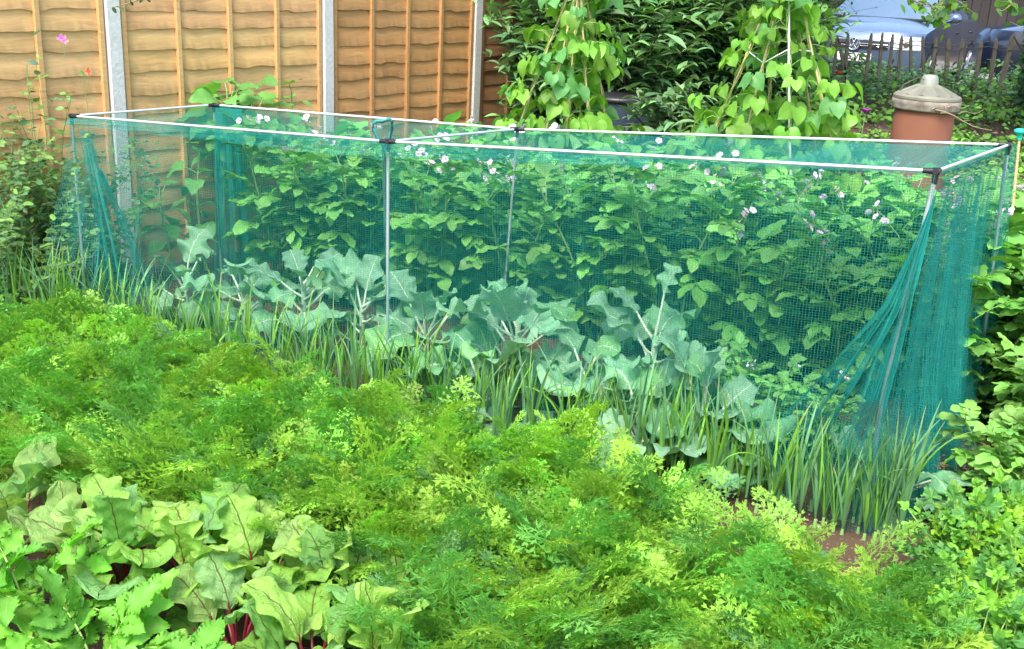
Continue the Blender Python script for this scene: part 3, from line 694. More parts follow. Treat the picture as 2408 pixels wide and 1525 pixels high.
# ------------------------------------------------------------------ parsnips (large toothed leaflets)
def toothed(L, W, seed):
    r = np.random.default_rng(seed); nv = 36; v = np.linspace(0, 1, nv + 1); T = leaf(L, W, P_OVATE, 3, nv, fold=.3, bend=r.uniform(.2, .9), ruf=.06, rf=2.5, seed=seed)
    V = T[0].reshape(nv + 1, 7, 3).copy(); saw = ((v * 11) % 1.0); k = (1.0 - .22 * saw * (v < .97))
    ph = ((v * 3.5 + .3) % 1.0); k = k * (1 - .12 * ph)
    V[:, [0, 6], 0] *= k[:, None]; V[:, [1, 5], 0] *= (.6 + .4 * k)[:, None]; V[:, 0, 1] += .012 * saw; V[:, 6, 1] += .012 * saw
    return V.reshape(-1, 3), T[1], T[2]
PS = [toothed(.105, .078, 60 + i) for i in range(6)]
def parsnip(x, y, n, sc, label, seed, hgt=.26):
    hgt = hgt * .72; r = np.random.default_rng(seed); p = at(x, y); t = thing('parsnip_plant', label, 'parsnip plant', p, 0, 'parsnip plants at the bottom left'); fo = MB(); st = MB()
    for k in range(n):
        az = k * 2.4 + r.normal(0, .3); f = (k + .5) / n; o_ = np.array([math.cos(az), math.sin(az), 0]); a0 = .12 + .5 * f; a1 = .5 + .5 * f; L = hgt * sc * r.uniform(1.1, 1.5); m = 14
        q = np.linspace(0, 1, m); th = a0 + a1 * q ** 2; Pn = np.cumsum(o_[None] * np.sin(th)[:, None] + np.array([0, 0, 1])[None] * np.cos(th)[:, None], 0) * L / m
        tube(st, Pn, np.linspace(.005, .0022, m) * sc, 6, (.30, .45, .12))
        col = vary((.17, .46, .05), 1, r, .12)[0]; col = col * .8 + np.array([.2, .42, .04]) * .2 * r.random()
        for (qq, s) in ((.5, .8), (.72, .95), (.9, .9), (1, 1.1)):
            i = min(m - 1, int(qq * m)); tg = norm(Pn[min(i, m - 1)] - Pn[i - 1]); X = norm(np.cross(tg, o_ + [0, 0, 1e-3] if abs(tg @ o_) < .99 else [0, 0, 1])); X = np.array([-o_[1], o_[0], 0]); nr = norm(np.cross(X, tg)); nr = nr if nr[2] > 0 else -nr
            for sg in ((-1, 1) if qq < 1 else (0,)):
                al = math.radians(r.uniform(50, 70)) * sg; d = math.cos(al) * tg + math.sin(al) * X + r.normal(0, .1, 3) - [0, 0, .05]
                inst(fo, PS[int(r.integers(6))], frame(Pn[i], d, nr + r.normal(0, .15, 3), s * sc), col * r.uniform(.85, 1.15))
    fo.build('foliage', M['parsnip'], t); st.build('stalks', M['stem'], t)
for a in [(85, 1520, 6, 1.05, 'parsnip plant with an upright stalk of paired leaflets at the left edge', 1, .34), (-30, 1500, 7, 1.1, 'parsnip plant cut off by the left edge of the picture', 2, .28),
          (240, 1640, 8, 1.15, 'parsnip plant with toothed bright green leaves left of the beetroot stalks', 3, .26), (395, 1830, 8, 1.1, 'parsnip plant with the broadest jagged leaves at the bottom left', 4, .27),
          (60, 1760, 7, 1.05, 'parsnip plant in the bottom left corner over bare soil', 5, .2)]: parsnip(*a)

# ------------------------------------------------------------------ brassicas in the cage
BRT = [leaf(.26, .21 + .02 * (i % 3), P_BRAS, 8, 20, fold=[.1, .25, -.1, .3][i % 4], bend=[.7, 1.5, 1.0, 2.0, .4][i % 5], ruf=[.06, .13, .2, .16][i % 4], rf=[1.8, 3.0, 2.4][i % 3], serr=.035, sn=[2, 3, 4][i % 3], puck=.02, seed=80 + i) for i in range(10)]
def bras_mesh(i, col):
    m = MB(); T = BRT[i]; m.add(T[0], T[1], col, T[2])
    vi = np.linspace(0, .8, 9); mid = T[0].reshape(21, 17, 3)[:, 8]; Pm = np.stack([np.interp(vi, np.linspace(0, 1, 21), mid[:, k]) for k in range(3)], 1) - [0, 0, .002]
    tube(m, Pm, np.linspace(.006, .0015, 9), 6, (.45, .55, .4)); return m.mesh('leaf', M['brassica'])
BRM = [bras_mesh(i, vary([(.17, .37, .19), (.12, .31, .14), (.19, .37, .19), (.14, .35, .12), (.15, .30, .17)][i % 5], 1, amt=.06)[0]) for i in range(10)]
def brassica(x, y, n, sc, label, seed, hgt=.26, head=False, up=0.):
    r = np.random.default_rng(seed); p = at(x, y); t = thing('broccoli_plant', label, 'broccoli plant', p, 0, 'broccoli plants inside the net cage'); st = MB(); hgt *= .85
    tube(st, [[0, 0, -.03], [.005, 0, hgt * .5], [0, .005, hgt]], [.018, .016, .013], 8, (.30, .42, .26))
    n += 4
    for k in range(n):
        f = k / n; az = k * 2.4 + r.normal(0, .2); o_ = np.array([math.cos(az), math.sin(az), 0]); h = hgt * (1. - .75 * f)
        pl = .13 * r.uniform(.6, 1.4) * sc; lean = .45 + 1.1 * f - up + r.normal(0, .25); d = o_ * math.sin(lean) + np.array([0, 0, math.cos(lean)])
        b0 = np.array([0, 0, h]); tip = b0 + d * pl; nn = -o_ * math.cos(lean) + np.array([0, 0, math.sin(lean)]) + r.normal(0, .3, 3)
        tube(st, [b0, (b0 + tip) / 2 - [0, 0, .01], tip + norm(d) * .01], [.008, .0065, .0055], 7, (.42, .52, .36))
        link('leaf', BRM[int(r.integers(10))], t, Matrix(frame(tip, d + [0, 0, -.1], nn, sc * r.uniform(.6, 1.1) * (1 if f > .2 else .6))[0].tolist()))
    st.build('stalks', M['stem'], t)
for b in [(440, 755, 10, .85, 'broccoli plant at the left end of the cage with pale crinkled leaves', 1, .28), (575, 790, 10, .9, 'broccoli plant with upturned silvery leaves left of the centre post', 2, .30),
          (715, 815, 11, 1.0, 'broccoli plant with tall leafy shoot left of the centre post', 3, .42), (850, 850, 10, 1.05, 'broccoli plant with a smooth round leaf just left of the centre post', 4, .36),
          (1000, 900, 11, 1.15, 'broccoli plant just right of the centre post with ribbed blue green leaves', 5, .30), (1210, 935, 13, 1.2, 'largest broccoli plant in the middle of the right bay', 6, .44),
          (1370, 990, 10, 1.1, 'broccoli plant with drooping leaves in the middle of the right bay', 7, .28), (1520, 1010, 10, 1.15, 'broccoli plant with a shoot reaching up to the net folds', 8, .55),
          (1640, 1080, 9, 1.15, 'broccoli plant with a broad white-veined leaf near the ground', 9, .26), (1500, 1090, 8, 1.1, 'broccoli plant with a wide low leaf behind the leeks', 10, .18), (1720, 1150, 6, .8, 'small broccoli plant at the edge of the dark gap', 11, .1),
          (2110, 1190, 7, .95, 'broccoli plant pushed against the bunched net at the cage corner', 12, .16), (1130, 985, 8, 1.15, 'broccoli plant with a big flat leaf low behind the leeks', 13, .2)]: brassica(*b)

# ------------------------------------------------------------------ potatoes
PT = [leaf(.092, .054, P_POT, 2, 7, fold=[.2, .35, .1][i % 3], bend=[.2, .5, .8][i % 3], ruf=.07, rf=2.2, puck=.025, seed=i) for i in range(6)]
def petalflower(nP=5, r0=.02):
    T = leaf(r0, r0 * 1.05, ([0, .3, .65, .85, 1], [.3, .85, 1, .7, .05]), 1, 4, fold=.2, bend=-.4); return T
FL = petalflower()
def potato_mesh(seed, hgt, flowers, col=(.13, .32, .065)):
    r = np.random.default_rng(seed); fo = MB(); st = MB(); fls = []; ns = 5
    for s in range(ns):
        az = s * 2 * PI / ns + r.normal(0, .3); o_ = np.array([math.cos(az), math.sin(az), 0]); L = hgt * r.uniform(.85, 1.12); lean = r.uniform(.05, .35); m = 12
        q = np.linspace(0, 1, m); th = lean + .25 * q; P = np.cumsum(o_[None] * np.sin(th)[:, None] + np.array([0, 0, 1.])[None] * np.cos(th)[:, None], 0) * L / m + o_ * .04
        P += np.c_[.01 * np.sin(q * 7 + s), .01 * np.cos(q * 6 + s), 0 * q]
        tube(st, np.vstack([[o_ * .02], P]), np.linspace(.009, .005, m + 1), 6, (.20, .33, .09))
        nl = 20
        for k in range(nl):
            tt = .08 + .92 * (k / (nl - 1)); i = min(m - 1, int(tt * (m - 1))); b = P[i]; a2 = k * 2.4 + s + r.normal(0, .2); oo = np.array([math.cos(a2), math.sin(a2), 0])
            if r.random() < .25: oo = o_
            Lr = .21 * r.uniform(.6, 1.15) * (1 - .3 * tt ** 3); up = .75 if tt < .85 else 1.1; mm = 8; qq = np.linspace(0, 1, mm); t2 = (PI / 2 - up) + 1.0 * qq ** 1.3 * r.uniform(.2, 1.15)
            Pr = b + np.cumsum(oo[None] * np.sin(t2)[:, None] + np.array([0, 0, 1.])[None] * np.cos(t2)[:, None], 0) * Lr / mm
            tube(st, np.vstack([b, Pr]), np.linspace(.003, .0015, mm + 1), 5, (.18, .32, .08), cap=False)
            X = np.array([-oo[1], oo[0], 0]); c0 = vary(col, 1, r, .14)[0] * (1 + .15 * tt)
            for (qf, sg, sc) in ((.35, 1, .6), (.38, -1, .6), (.62, 1, .85), (.66, -1, .85), (.9, 1, 1.), (.93, -1, 1.), (1, 0, 1.15)):
                ii = min(mm - 1, int(qf * mm)); tg = norm(Pr[ii] - Pr[ii - 1]); al = math.radians(r.uniform(50, 70)) * sg
                nr = norm(np.cross(X, tg)); nr = nr if nr[2] > 0 else -nr
                d = math.cos(al) * tg + math.sin(al) * X + r.normal(0, .12, 3) + [0, 0, .06]
                inst(fo, PT[int(r.integers(6))], frame(Pr[ii], d, nr + r.normal(0, .25, 3) + [0, -.2, .5], sc * r.uniform(.8, 1.5)), c0 * r.uniform(.8, 1.25))
        if flowers and s < flowers:
            fl = MB(); fls.append(fl); tp = P[-1]; hd = tp + np.array([r.normal(0, .05), r.normal(0, .05) - .05, r.uniform(.08, .15)]); tube(st, [tp, (tp + hd) / 2 + [.005, 0, .01], hd], [.003, .0025, .002], 5, (.2, .33, .1))
            for q_ in range(int(r.integers(3, 7))):
                c = hd + r.normal(0, .028, 3); nd = norm(np.array([r.normal(0, .5), -.6 + r.normal(0, .4), .7])); tx = norm(np.cross(nd, [0, 0, 1])); ty = np.cross(nd, tx); tube(fl, [hd, c], [.0015, .0015], 4, (.2, .3, .1), cap=False)
                for p5 in range(5):
                    a5 = p5 * 2 * PI / 5; inst(fl, FL, frame(c, tx * math.cos(a5) + ty * math.sin(a5), nd), np.array([.74, .56, .80]) * r.uniform(.85, 1.1))
                tube(fl, [c, c + nd * .012], [.004, .002], 6, (.7, .5, .06))
    return fo.mesh('foliage', M['potato']), st.mesh('stems', M['stem']), [q.mesh('flower_cluster', M['petal']) for q in fls]
PM = [potato_mesh(500 + i, .88, [2, 4, 1, 3, 5, 2, 1, 4][i]) for i in range(8)]
PMy = [potato_mesh(540 + i, .8, 0, (.17, .36, .07)) for i in range(2)]
def potato(p, label, group, sc=1., idx=None, light=False):
    S = (PMy if light else PM); f = S[int(rng.integers(len(S))) if idx is None else idx]
    t = thing('potato_plant', label, 'potato plant', (p[0], p[1], float(ground_z(p[0], p[1])) - .01), rng.random() * 6, group, sc)
    link('foliage', f[0], t); link('stems', f[1], t)
    for q in f[2]: link('flower_cluster', q, t)
LB, RB = at(600, 665), at(2290, 985)
nrow = 6
bl = np.array([foot['B'], foot['F'], foot['E'] + (foot['E'] - foot['F']) * .35])
for row in range(nrow):
    nn = 11
    for i in range(nn):
        f = (i + .5 * (row % 2)) / (nn - 1)
        if f > 1.02: continue
        q = poly_eval(bl, np.array(.06 + .94 * f)) + FD * (.16 - .45 * max(0, f - .5) + .34 * row) + np.r_[rng.normal(0, .04, 2), 0]
        if (q - P1) @ FN < .32: continue
        if row > 3 and f < .45: continue
        lab = ('potato plant with lilac flowers in the bed between the net cage and the boarded fence' if f < .5 else 'potato plant in the bed behind the right half of the net cage')
        potato(q, lab, 'potato plants behind the left half of the cage' if f < .5 else 'potato plants behind the right half of the cage', rng.uniform(.92, 1.08) * (1.04 if row < 3 else .95), light=(f > .8 and row > 1))
for (x, y, s, lb) in ((2350, 1230, .66, 'potato plant with drooping broad leaves right of the bunched net, lowest one'), (2440, 1080, .85, 'potato plant cut off by the right edge beside the cage'), (2400, 930, .8, 'potato plant just outside the rear right cage post'), (2520, 1230, .8, 'potato plant beyond the right edge of the picture')):
    potato(at(x, y), lb, 'potato plants right of the cage', s * .85, light=True, idx=0 if x < 2400 else 1)

for (x, y, lb) in ((1700, 1010, 'small low potato plant at the dark foot of the bed, nearest the white-veined broccoli'), (1800, 1045, 'small low potato plant in the dark gap left of the net folds'), (1905, 1075, 'small low potato plant half hidden behind the lower net folds')):
    potato(at(x, y), lb, 'small potato plants at the foot of the bed', .42, idx=6)
# ------------------------------------------------------------------ bean wigwams
BNT = [leaf(.135, .12, P_HEART, 3, 9, fold=[.1, .25, .18][i % 3], bend=[.3, .7, 1.1][i % 3], heart=.12, ruf=.03, rf=1.5, seed=i + 5) for i in range(6)]
def wigwam(wname, apex, feet, label, vl, vgroup, whites, nleaf, seed, lscale=1., tlo=.25, string_z=None):
    r = np.random.default_rng(seed); cen = np.mean(feet, 0)
    t = thing('bean_wigwam', label, 'cane wigwam', cen, 0, 'cane wigwams'); canes = []
    for k, f in enumerate(feet):
        d = norm(apex - f); L = np.linalg.norm(apex - f) + r.uniform(.1, .3); q = np.linspace(0, 1, 24); side = norm(np.cross(d, [0, 1, 0])); bow = r.normal(0, .02)
        P = f + d * (q * L)[:, None] + side * (bow * np.sin(PI * q))[:, None]
        rad = .0085 - .003 * q + .0012 * (np.arange(24) % 5 == 0); m = MB(); tube(m, P - cen, rad, 9)
        m.build('cane', M['string'] if k in whites else M['cane'], t); canes.append(P)
    if string_z:
        pts = []
        for P in canes:
            i = np.argmin(abs(P[:, 2] - string_z)); pts.append(P[i])
        pts = np.array(pts); order = np.argsort(np.arctan2(pts[:, 1] - pts[:, 1].mean(), pts[:, 0] - pts[:, 0].mean())); pts = pts[order]; pts = np.vstack([pts, pts[:1]])
        m = MB(); tube(m, pts - cen, .003, 5); m.build('string', M['string'], t)
    for k, P in enumerate(canes):
        fo = MB(); st = MB(); L = np.linalg.norm(P[-1] - P[0]); base = P[0]
        for v in range(2):
            q = np.linspace(0, 1, 90); ph = r.random() * 6; c = np.stack([np.interp(q, np.linspace(0, 1, 24), P[:, i]) for i in range(3)], 1)
            tur = 2 * PI * 7 * q + ph; rr = .014; c = c + np.stack([np.cos(tur) * rr, np.sin(tur) * rr, 0 * q], 1); tube(st, c, .0026, 5, (.30, .42, .10), cap=False)
        for j in range(nleaf):
            tt = tlo + (1.02 - tlo) * r.random() ** 1.25; i = int(min(23, tt * 23)); b = P[i]; o_ = b - cen - [0, 0, b[2] - cen[2]] + np.r_[r.normal(0, .35, 2), 0]; o_[2] = 0; o_ = norm(o_ + 1e-6)
            if r.random() < .3: a_ = r.random() * 6.28; o_ = np.array([math.cos(a_), math.sin(a_), 0])
            pl = r.uniform(.06, .17) * lscale; c = b + o_ * pl + [0, 0, r.uniform(-.01, .07)]
            tube(st, [b, (b + c) / 2 + [0, 0, .02], c], [.0022, .0018, .0015], 4, (.30, .46, .10), cap=False)
            s0 = lscale * r.uniform(.6, 1.12) * (1.05 - .35 * tt); col = vary((.17, .37, .045), 1, r, .14)[0]
            if r.random() < .25: col = np.array([.20, .42, .05])
            if r.random() < .3: col = np.array([.12, .32, .09])
            for sg in (-1, 0, 1):
                aa = math.radians(68) * sg; X = np.array([-o_[1], o_[0], 0]); dd = o_ * math.cos(aa) * .55 + X * math.sin(aa) * .9 + np.array([0, 0, -.45 - .35 * r.random()])
                nn = o_ * .8 + np.array([0, 0, .75]) + r.normal(0, .3, 3)
                pb = c + (o_ * .03 if sg == 0 else X * sg * .012); inst(fo, BNT[int(r.integers(6))], frame(pb, dd, nn, s0 * r.uniform(.85, 1.05)), col * r.uniform(.88, 1.12))
        tv = thing('bean_plant', vl, 'bean plant', base, 0, vgroup)
        fo.build('foliage', M['bean'], tv, origin=base); st.build('vine', M['stem'], tv, origin=base)
def wfoot(px_, y_, Y): p = at_y(px_, y_, Y); return np.array([p[0], p[1], float(ground_z(p[0], p[1]))])
def wig_from(apexpx, Yc, poles):
    ap = at_y(apexpx[0], apexpx[1], Yc); out = []
    for (x0, y0, dY) in poles:       # cane passes through this pixel at depth offset dY (at that height)
        q = at_y(x0, y0, Yc + dY); d = norm(q - ap); s = (ap[2] - float(ground_z(q[0], q[1]))) / -d[2]; f = ap + d * s; f[2] = float(ground_z(f[0], f[1])); out.append(f)
    return ap, np.array(out)
ap1, ft1 = wig_from((1362, -70), 7.2, [(1230, 294, -.1), (1292, 247, -.25), (1331, 270, -.27), (1384, 280, -.22), (1408, 270, .12), (1340, 250, .28)])
ap2, ft2 = wig_from((1858, -130), 6.7, [(1865, 298, -.30), (1958, 314, -.15), (1760, 250, -.15), (1690, 260, .1), (1917, 309, .2), (1815, 200, .28)])
print('wig', ap1, ft1[:, :2], ap2, ft2[:, :2])
wigwam('w', ap1, ft1, 'left wigwam of bamboo canes with bean vines, in front of the fence end', 'bean vine with heart shaped leaves on a cane of the left wigwam', 'bean vines on the left wigwam', (), 32, 11, 1.15, .36)
wigwam('w', ap2, ft2, 'right wigwam with one white cane and a loop of white string', 'bean vine with pale green leaves on a cane of the right wigwam', 'bean vines on the right wigwam', (0,), 42, 12, 1.05, .32, string_z=1.62)

# ------------------------------------------------------------------ fence side plants (big heart shaped leaves)
SN = [leaf(.17, .15, P_HEART, 4, 10, fold=.15, bend=[.3, .7, 1.1][i % 3], heart=.12, ruf=.04, rf=2, serr=.05, sn=5, seed=i + 9) for i in range(5)]
def tall_plant(p, hgt, n, label, seed, sc, lo=.2):
    r = np.random.default_rng(seed); t = thing('sunflower_plant', label, 'sunflower plant', p, 0, 'large leaved plants along the fence'); fo = MB(); st = MB()
    q = np.linspace(0, 1, 12); P = np.c_[.04 * np.sin(q * 3 + seed), .03 * np.sin(q * 2.2), q * hgt]; tube(st, P, np.linspace(.011, .006, 12), 8, (.22, .34, .12))
    for k in range(n):
        tt = lo + (1 - lo) * ((k + 1) / n) ** .7; i = min(11, int(tt * 11)); az = k * 2.4 + seed; o_ = np.array([math.cos(az), math.sin(az), 0]); pl = r.uniform(.05, .13) * sc; el = .5 if tt < .95 else 1.0
        d = o_ * math.cos(el) + np.array([0, 0, math.sin(el)]); c = P[i] + d * pl; tube(st, [P[i], c], [.004, .003], 5, (.22, .34, .12), cap=False)
        inst(fo, SN[int(r.integers(5))], frame(c, o_ + [0, 0, -.25 + .5 * (tt > .9)], [0, 0, 1] + r.normal(0, .25, 3) + o_ * .2, sc * r.uniform(.75, 1.1) * (1 if tt < .93 else .75)), vary((.13, .32, .07), 1, r, .12)[0])
    fo.build('foliage', M['sun'], t); st.build('stem', M['stem'], t)
def by_fence(px_, py_, off): # point on ground 'off' in front of the fence plane seen at column px_
    q = at_plane(px_, py_, P1 + FN * off, FN); return np.array([q[0], q[1], 0.])
tall_plant(by_fence(395, 600, .28), .60, 12, 'young large leaved plant by the left concrete post, seen through the net', 2, .95)
tall_plant(by_fence(480, 560, .25), .80, 12, 'large leaved plant by the fence near the rear left cage corner', 3, .9)
tall_plant(by_fence(525, 420, .25), 1.18, 26, 'tallest large leaved plant rising above the cage top against the fence', 5, 1.35, .6)
tall_plant(by_fence(605, 420, .22), 1.10, 24, 'tall large leaved plant right of the tallest one, half under the cage top net', 7, 1.3, .6)
tall_plant(by_fence(700, 420, .2), 1.14, 10, 'large leaved plant with a pointed leaf beside the middle post', 8, .9, .6)

# ------------------------------------------------------------------ sweet peas on the left
SPT = [leaf(.042, .024, P_OVAL, 1, 4, fold=.2, bend=.4, seed=i) for i in range(3)]
def sweetpea(p, hgt, n, label, seed, flw=(), grp='sweet pea plants against the left fence panel', spread=.25, dens=1.):
    r = np.random.default_rng(seed); t = thing('sweet_pea_plant', label, 'sweet pea plant', p, 0, grp); fo = MB(); st = MB(); fl = MB()
    Ms = {0: [], 1: [], 2: []}; Cs = {0: [], 1: [], 2: []}
    for k in range(n):
        h = hgt * (1 if k == 0 else r.uniform(.3, .85)); m = 26; pos = np.array([r.normal(0, spread), r.normal(0, .07), 0.]) * (0 if k == 0 else 1); P = [pos.copy()]; drift = r.normal(0, .1, 2) if k else np.zeros(2)
        for i in range(m): drift = drift * .9 + r.normal(0, .12, 2) * (.5 if k == 0 else 1); pos = pos + np.array([drift[0] * .06, drift[1] * .03, h / m]); P.append(pos.copy())
        P = np.array(P); tube(st, P, np.linspace(.003, .0016, len(P)), 5, vary((.14, .24, .08), 1, r, .15)[0], cap=False)
        for i in range(1, m + 1):
            fz = P[i, 2] / hgt
            for rep in range(2 if fz < .62 else 1):
                if fz > .62 and r.random() < .25: continue
                az = r.random() * 6.28; o_ = np.array([math.cos(az), math.sin(az), .4]); c = P[i] + o_ * .035; tube(st, [P[i], c], [.0014, .0011], 4, (.16, .28, .09), cap=False)
                col = vary((.10, .22, .08), 1, r, .25)[0] if r.random() < .6 else vary((.17, .33, .07), 1, r, .15)[0]
                for sg in (-1, 1):
                    X = np.array([-o_[1], o_[0], 0]) * sg; j = int(r.integers(3)); Ms[j].append(frame(c, o_ * .5 + X + r.normal(0, .3, 3), [0, -.5, 1] + r.normal(0, .5, 3), r.uniform(.6, 1.35))[0]); Cs[j].append(col)
                if r.random() < .45:
                    e = c + o_ * .05 + r.normal(0, .04, 3); tube(st, [c, (c + e) / 2 + r.normal(0, .01, 3), e], [.001, .0009, .0008], 4, (.22, .34, .12), cap=False)
    for j in range(3):
        if Ms[j]: inst(fo, SPT[j], np.array(Ms[j]), np.array(Cs[j]))
    for (q, c) in flw:
        q = np.asarray(q) - p
        for a_, s_ in ((.2, .8), (1.4, .6), (-1.2, .6), (2.6, .5)):
            inst(fl, SPT[0], frame(q, [math.sin(a_), -.3, math.cos(a_)], [0, -1, .4], s_), np.array(c))
        tube(st, [q, q - [0.005, 0, .09]], [.0015, .0015], 4, (.2, .33, .1), cap=False)
    fo.build('foliage', M['small'], t); st.build('stems', M['stem'], t)
    if flw: fl.build('flower', M['petal'], t)
q1 = by_fence(140, 600, .2); f1 = at_y(143, 92, q1[1]) ; f1b = at_y(152, 96, q1[1]); f2 = at_y(207, 170, q1[1])
sweetpea(q1, f1[2], 8, 'sweet pea plant with a pink flower on its tallest shoot against the fence', 1, ((f1, (.75, .10, .42)), (f1b, (.8, .2, .35))), spread=.14)
sweetpea(by_fence(190, 600, .22), f2[2] - .02, 8, 'sweet pea plant with one orange red flower left of the concrete post', 2, ((f2, (.75, .07, .03)),), spread=.12)
for i, (x, hh, nn) in enumerate(((45, 1.55, 15), (95, 1.4, 15), (-40, 1.5, 13), (8, 1.4, 14), (-110, 1.4, 12), (-230, 1.4, 12), (150, 1.2, 15), (215, .95, 9))):
    nn = int(nn * .72); sweetpea(by_fence(x, 600, .13 + .07 * (i % 3) - (.05 if x > 90 else -.05)), hh, nn, 'tangled sweet pea plant without flowers in the lower left thicket', 10 + i, grp='flowerless sweet peas in the left thicket', spread=.16)

# ------------------------------------------------------------------ shrubs, hedge and ground cover
LNC = [leaf(.15, .042, P_LANCE, 1, 6, fold=.3, bend=[.5, .9, 1.3][i % 3], seed=i) for i in range(3)]
def buddleia(p, label, seed, W=1.1, Hh=1.9, nb=70, col=(.13, .28, .09), sc=1.35, dirs=None, light=.15, name='butterfly_bush', cat='shrub', tpl=None, fill=900):
    tpl = tpl or LNC
    r = np.random.default_rng(seed); t = thing(name, label, cat, p); fo = MB(); st = MB(); Ms = {0: [], 1: [], 2: []}; Cs = {0: [], 1: [], 2: []}
    for k in range(nb):
        az = r.random() * 6.28; tl = r.uniform(.05, .75); L = Hh * r.uniform(.65, 1.15); q = np.linspace(0, 1, 12); th = tl * .4 + tl * q ** 1.5; o_ = np.array([math.cos(az), math.sin(az), 0])
        P = np.cumsum(o_[None] * np.sin(th)[:, None] * W / 1.1 + np.array([0, 0, 1.])[None] * np.cos(th)[:, None], 0) * L / 12; tube(st, np.vstack([[0, 0, -.05], P]), np.linspace(.012, .003, 13), 5, cap=False)
        for i in range(4, 12):
            for rep in range(3):
                sub = P[i] + r.normal(0, .10, 3) * (1 if rep else .1)
                for s_ in (0, PI):
                    a2 = i * PI / 2 + s_ + r.normal(0, .3) + rep; oo = np.array([math.cos(a2), math.sin(a2), .45 + .35 * (i > 9)]); j = int(r.integers(3))
                    Ms[j].append(frame(sub, oo, [0, 0, 1] + r.normal(0, .25, 3), sc * r.uniform(.55, 1.15))[0]); c = vary(col, 1, r, .25)[0]
                    if r.random() < light: c = c * .4 + np.array([.17, .26, .13]) * .6
                    Cs[j].append(c)
    for j in range(3): inst(fo, tpl[j], np.array(Ms[j]), np.array(Cs[j]))
    fo.build('foliage', M['shrub'], t); st.build('branches', M['bark'], t)
def gp(px_, Y, y_=200): q = at_y(px_, y_, Y); return np.array([q[0], q[1], float(ground_z(q[0], q[1]))])
buddleia(gp(1290, 9.0), 'grey green bush with narrow leaves growing against the dark end of the fence', 1, .65, 1.55, 40, light=.3)
buddleia(gp(1480, 9.2), 'dark narrow leaved bush between the two bean wigwams, left one', 2, 1.2, 1.75, 90)
buddleia(gp(1640, 9.6), 'dark narrow leaved bush directly behind the right bean wigwam', 3, 1.2, 1.7, 90, (.12, .27, .085))
buddleia(gp(1800, 9.4), 'dense narrow leaved bush between the right wigwam and the picket fence', 4, .85, 1.35, 60, (.12, .26, .075))
buddleia(gp(1340, 10.2), 'tall dark bush behind the left bean wigwam', 5, 1.2, 2.3, 90, (.08, .19, .06))
buddleia(gp(1620, 7.9), 'low grey green bush with upright shoot tips at the foot of the right wigwam', 6, .8, .95, 40, (.13, .25, .10), light=.35)

OVL = [leaf(.06, .042, P_OVATE, 1, 4, fold=.2, bend=.5, seed=i) for i in range(3)]
def scatter_leaves(mb, P, Nn, S, Cc_, tpl, r):
    d = norm(r.normal(0, 1, (len(P), 3)) * [1, 1, .35] + [0, 0, .1]); j = r.integers(0, 3, len(P)); Mx = frame(P, d, Nn + r.normal(0, .4, (len(P), 3)), S)
    for k in range(3): inst(mb, tpl[k], Mx[j == k], Cc_[j == k])
def hedge(p0, p1, hgt, dep, n, label, seed, col, leafs=OVL, sc=1.5, name='hedge', cat='hedge', z=None):
    r = np.random.default_rng(seed); p0 = np.array(p0, float); p1 = np.array(p1, float); L = np.linalg.norm(p1 - p0); d = (p1 - p0) / L; nn = np.array([d[1], -d[0], 0]); c = (p0 + p1) / 2
    t = thing(name, label, cat, c); fo = MB(); st = MB()
    s = r.random(n) * L; zz = r.random(n) ** .85 * hgt * (1 + .13 * np.sin(s * 3 + 1) + .08 * np.sin(s * 8)); w = r.normal(0, .4, n) * dep * (1 - .4 * (zz / hgt) ** 3) + .25 * np.sin(s * 2.3) * dep + .18 * np.sin(zz * 6 + s * 5) * dep
    P = p0 + d * s[:, None] + nn * w[:, None] + np.c_[0 * s, 0 * s, zz] - c; K = vary(col, n, r, .3)
    lump = np.sin(s * 4.1) * np.sin(zz * 5 + s); K = K * np.exp(.2 * lump)[:, None]
    scatter_leaves(fo, P, np.array([0, -.6, .8]), r.uniform(.6, 1.3, n) * sc, K, leafs, r)
    for k in range(int(L / .35) + 2):
        a = p0 + d * (k * .35) - c; tube(st, [a, a + [r.normal(0, .1), r.normal(0, .1), hgt * .5], a + [r.normal(0, .25), r.normal(0, .2), hgt * .85]], [.03, .02, .006], 6)
    fo.build('foliage', M['small'], t); st.build('branches', M['bark'], t); return t
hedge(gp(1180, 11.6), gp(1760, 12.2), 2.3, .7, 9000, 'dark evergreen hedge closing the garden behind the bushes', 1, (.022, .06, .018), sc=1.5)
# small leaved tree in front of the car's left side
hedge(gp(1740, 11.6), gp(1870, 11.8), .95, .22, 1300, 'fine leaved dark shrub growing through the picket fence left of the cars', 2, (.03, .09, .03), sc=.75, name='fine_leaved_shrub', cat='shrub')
hedge(gp(2395, 11.4), gp(2560, 11.2), .95, .4, 2600, 'dark leafy bush swallowing the right end of the picket fence', 3, (.035, .10, .03), sc=1.1, name='dark_bush', cat='bush')

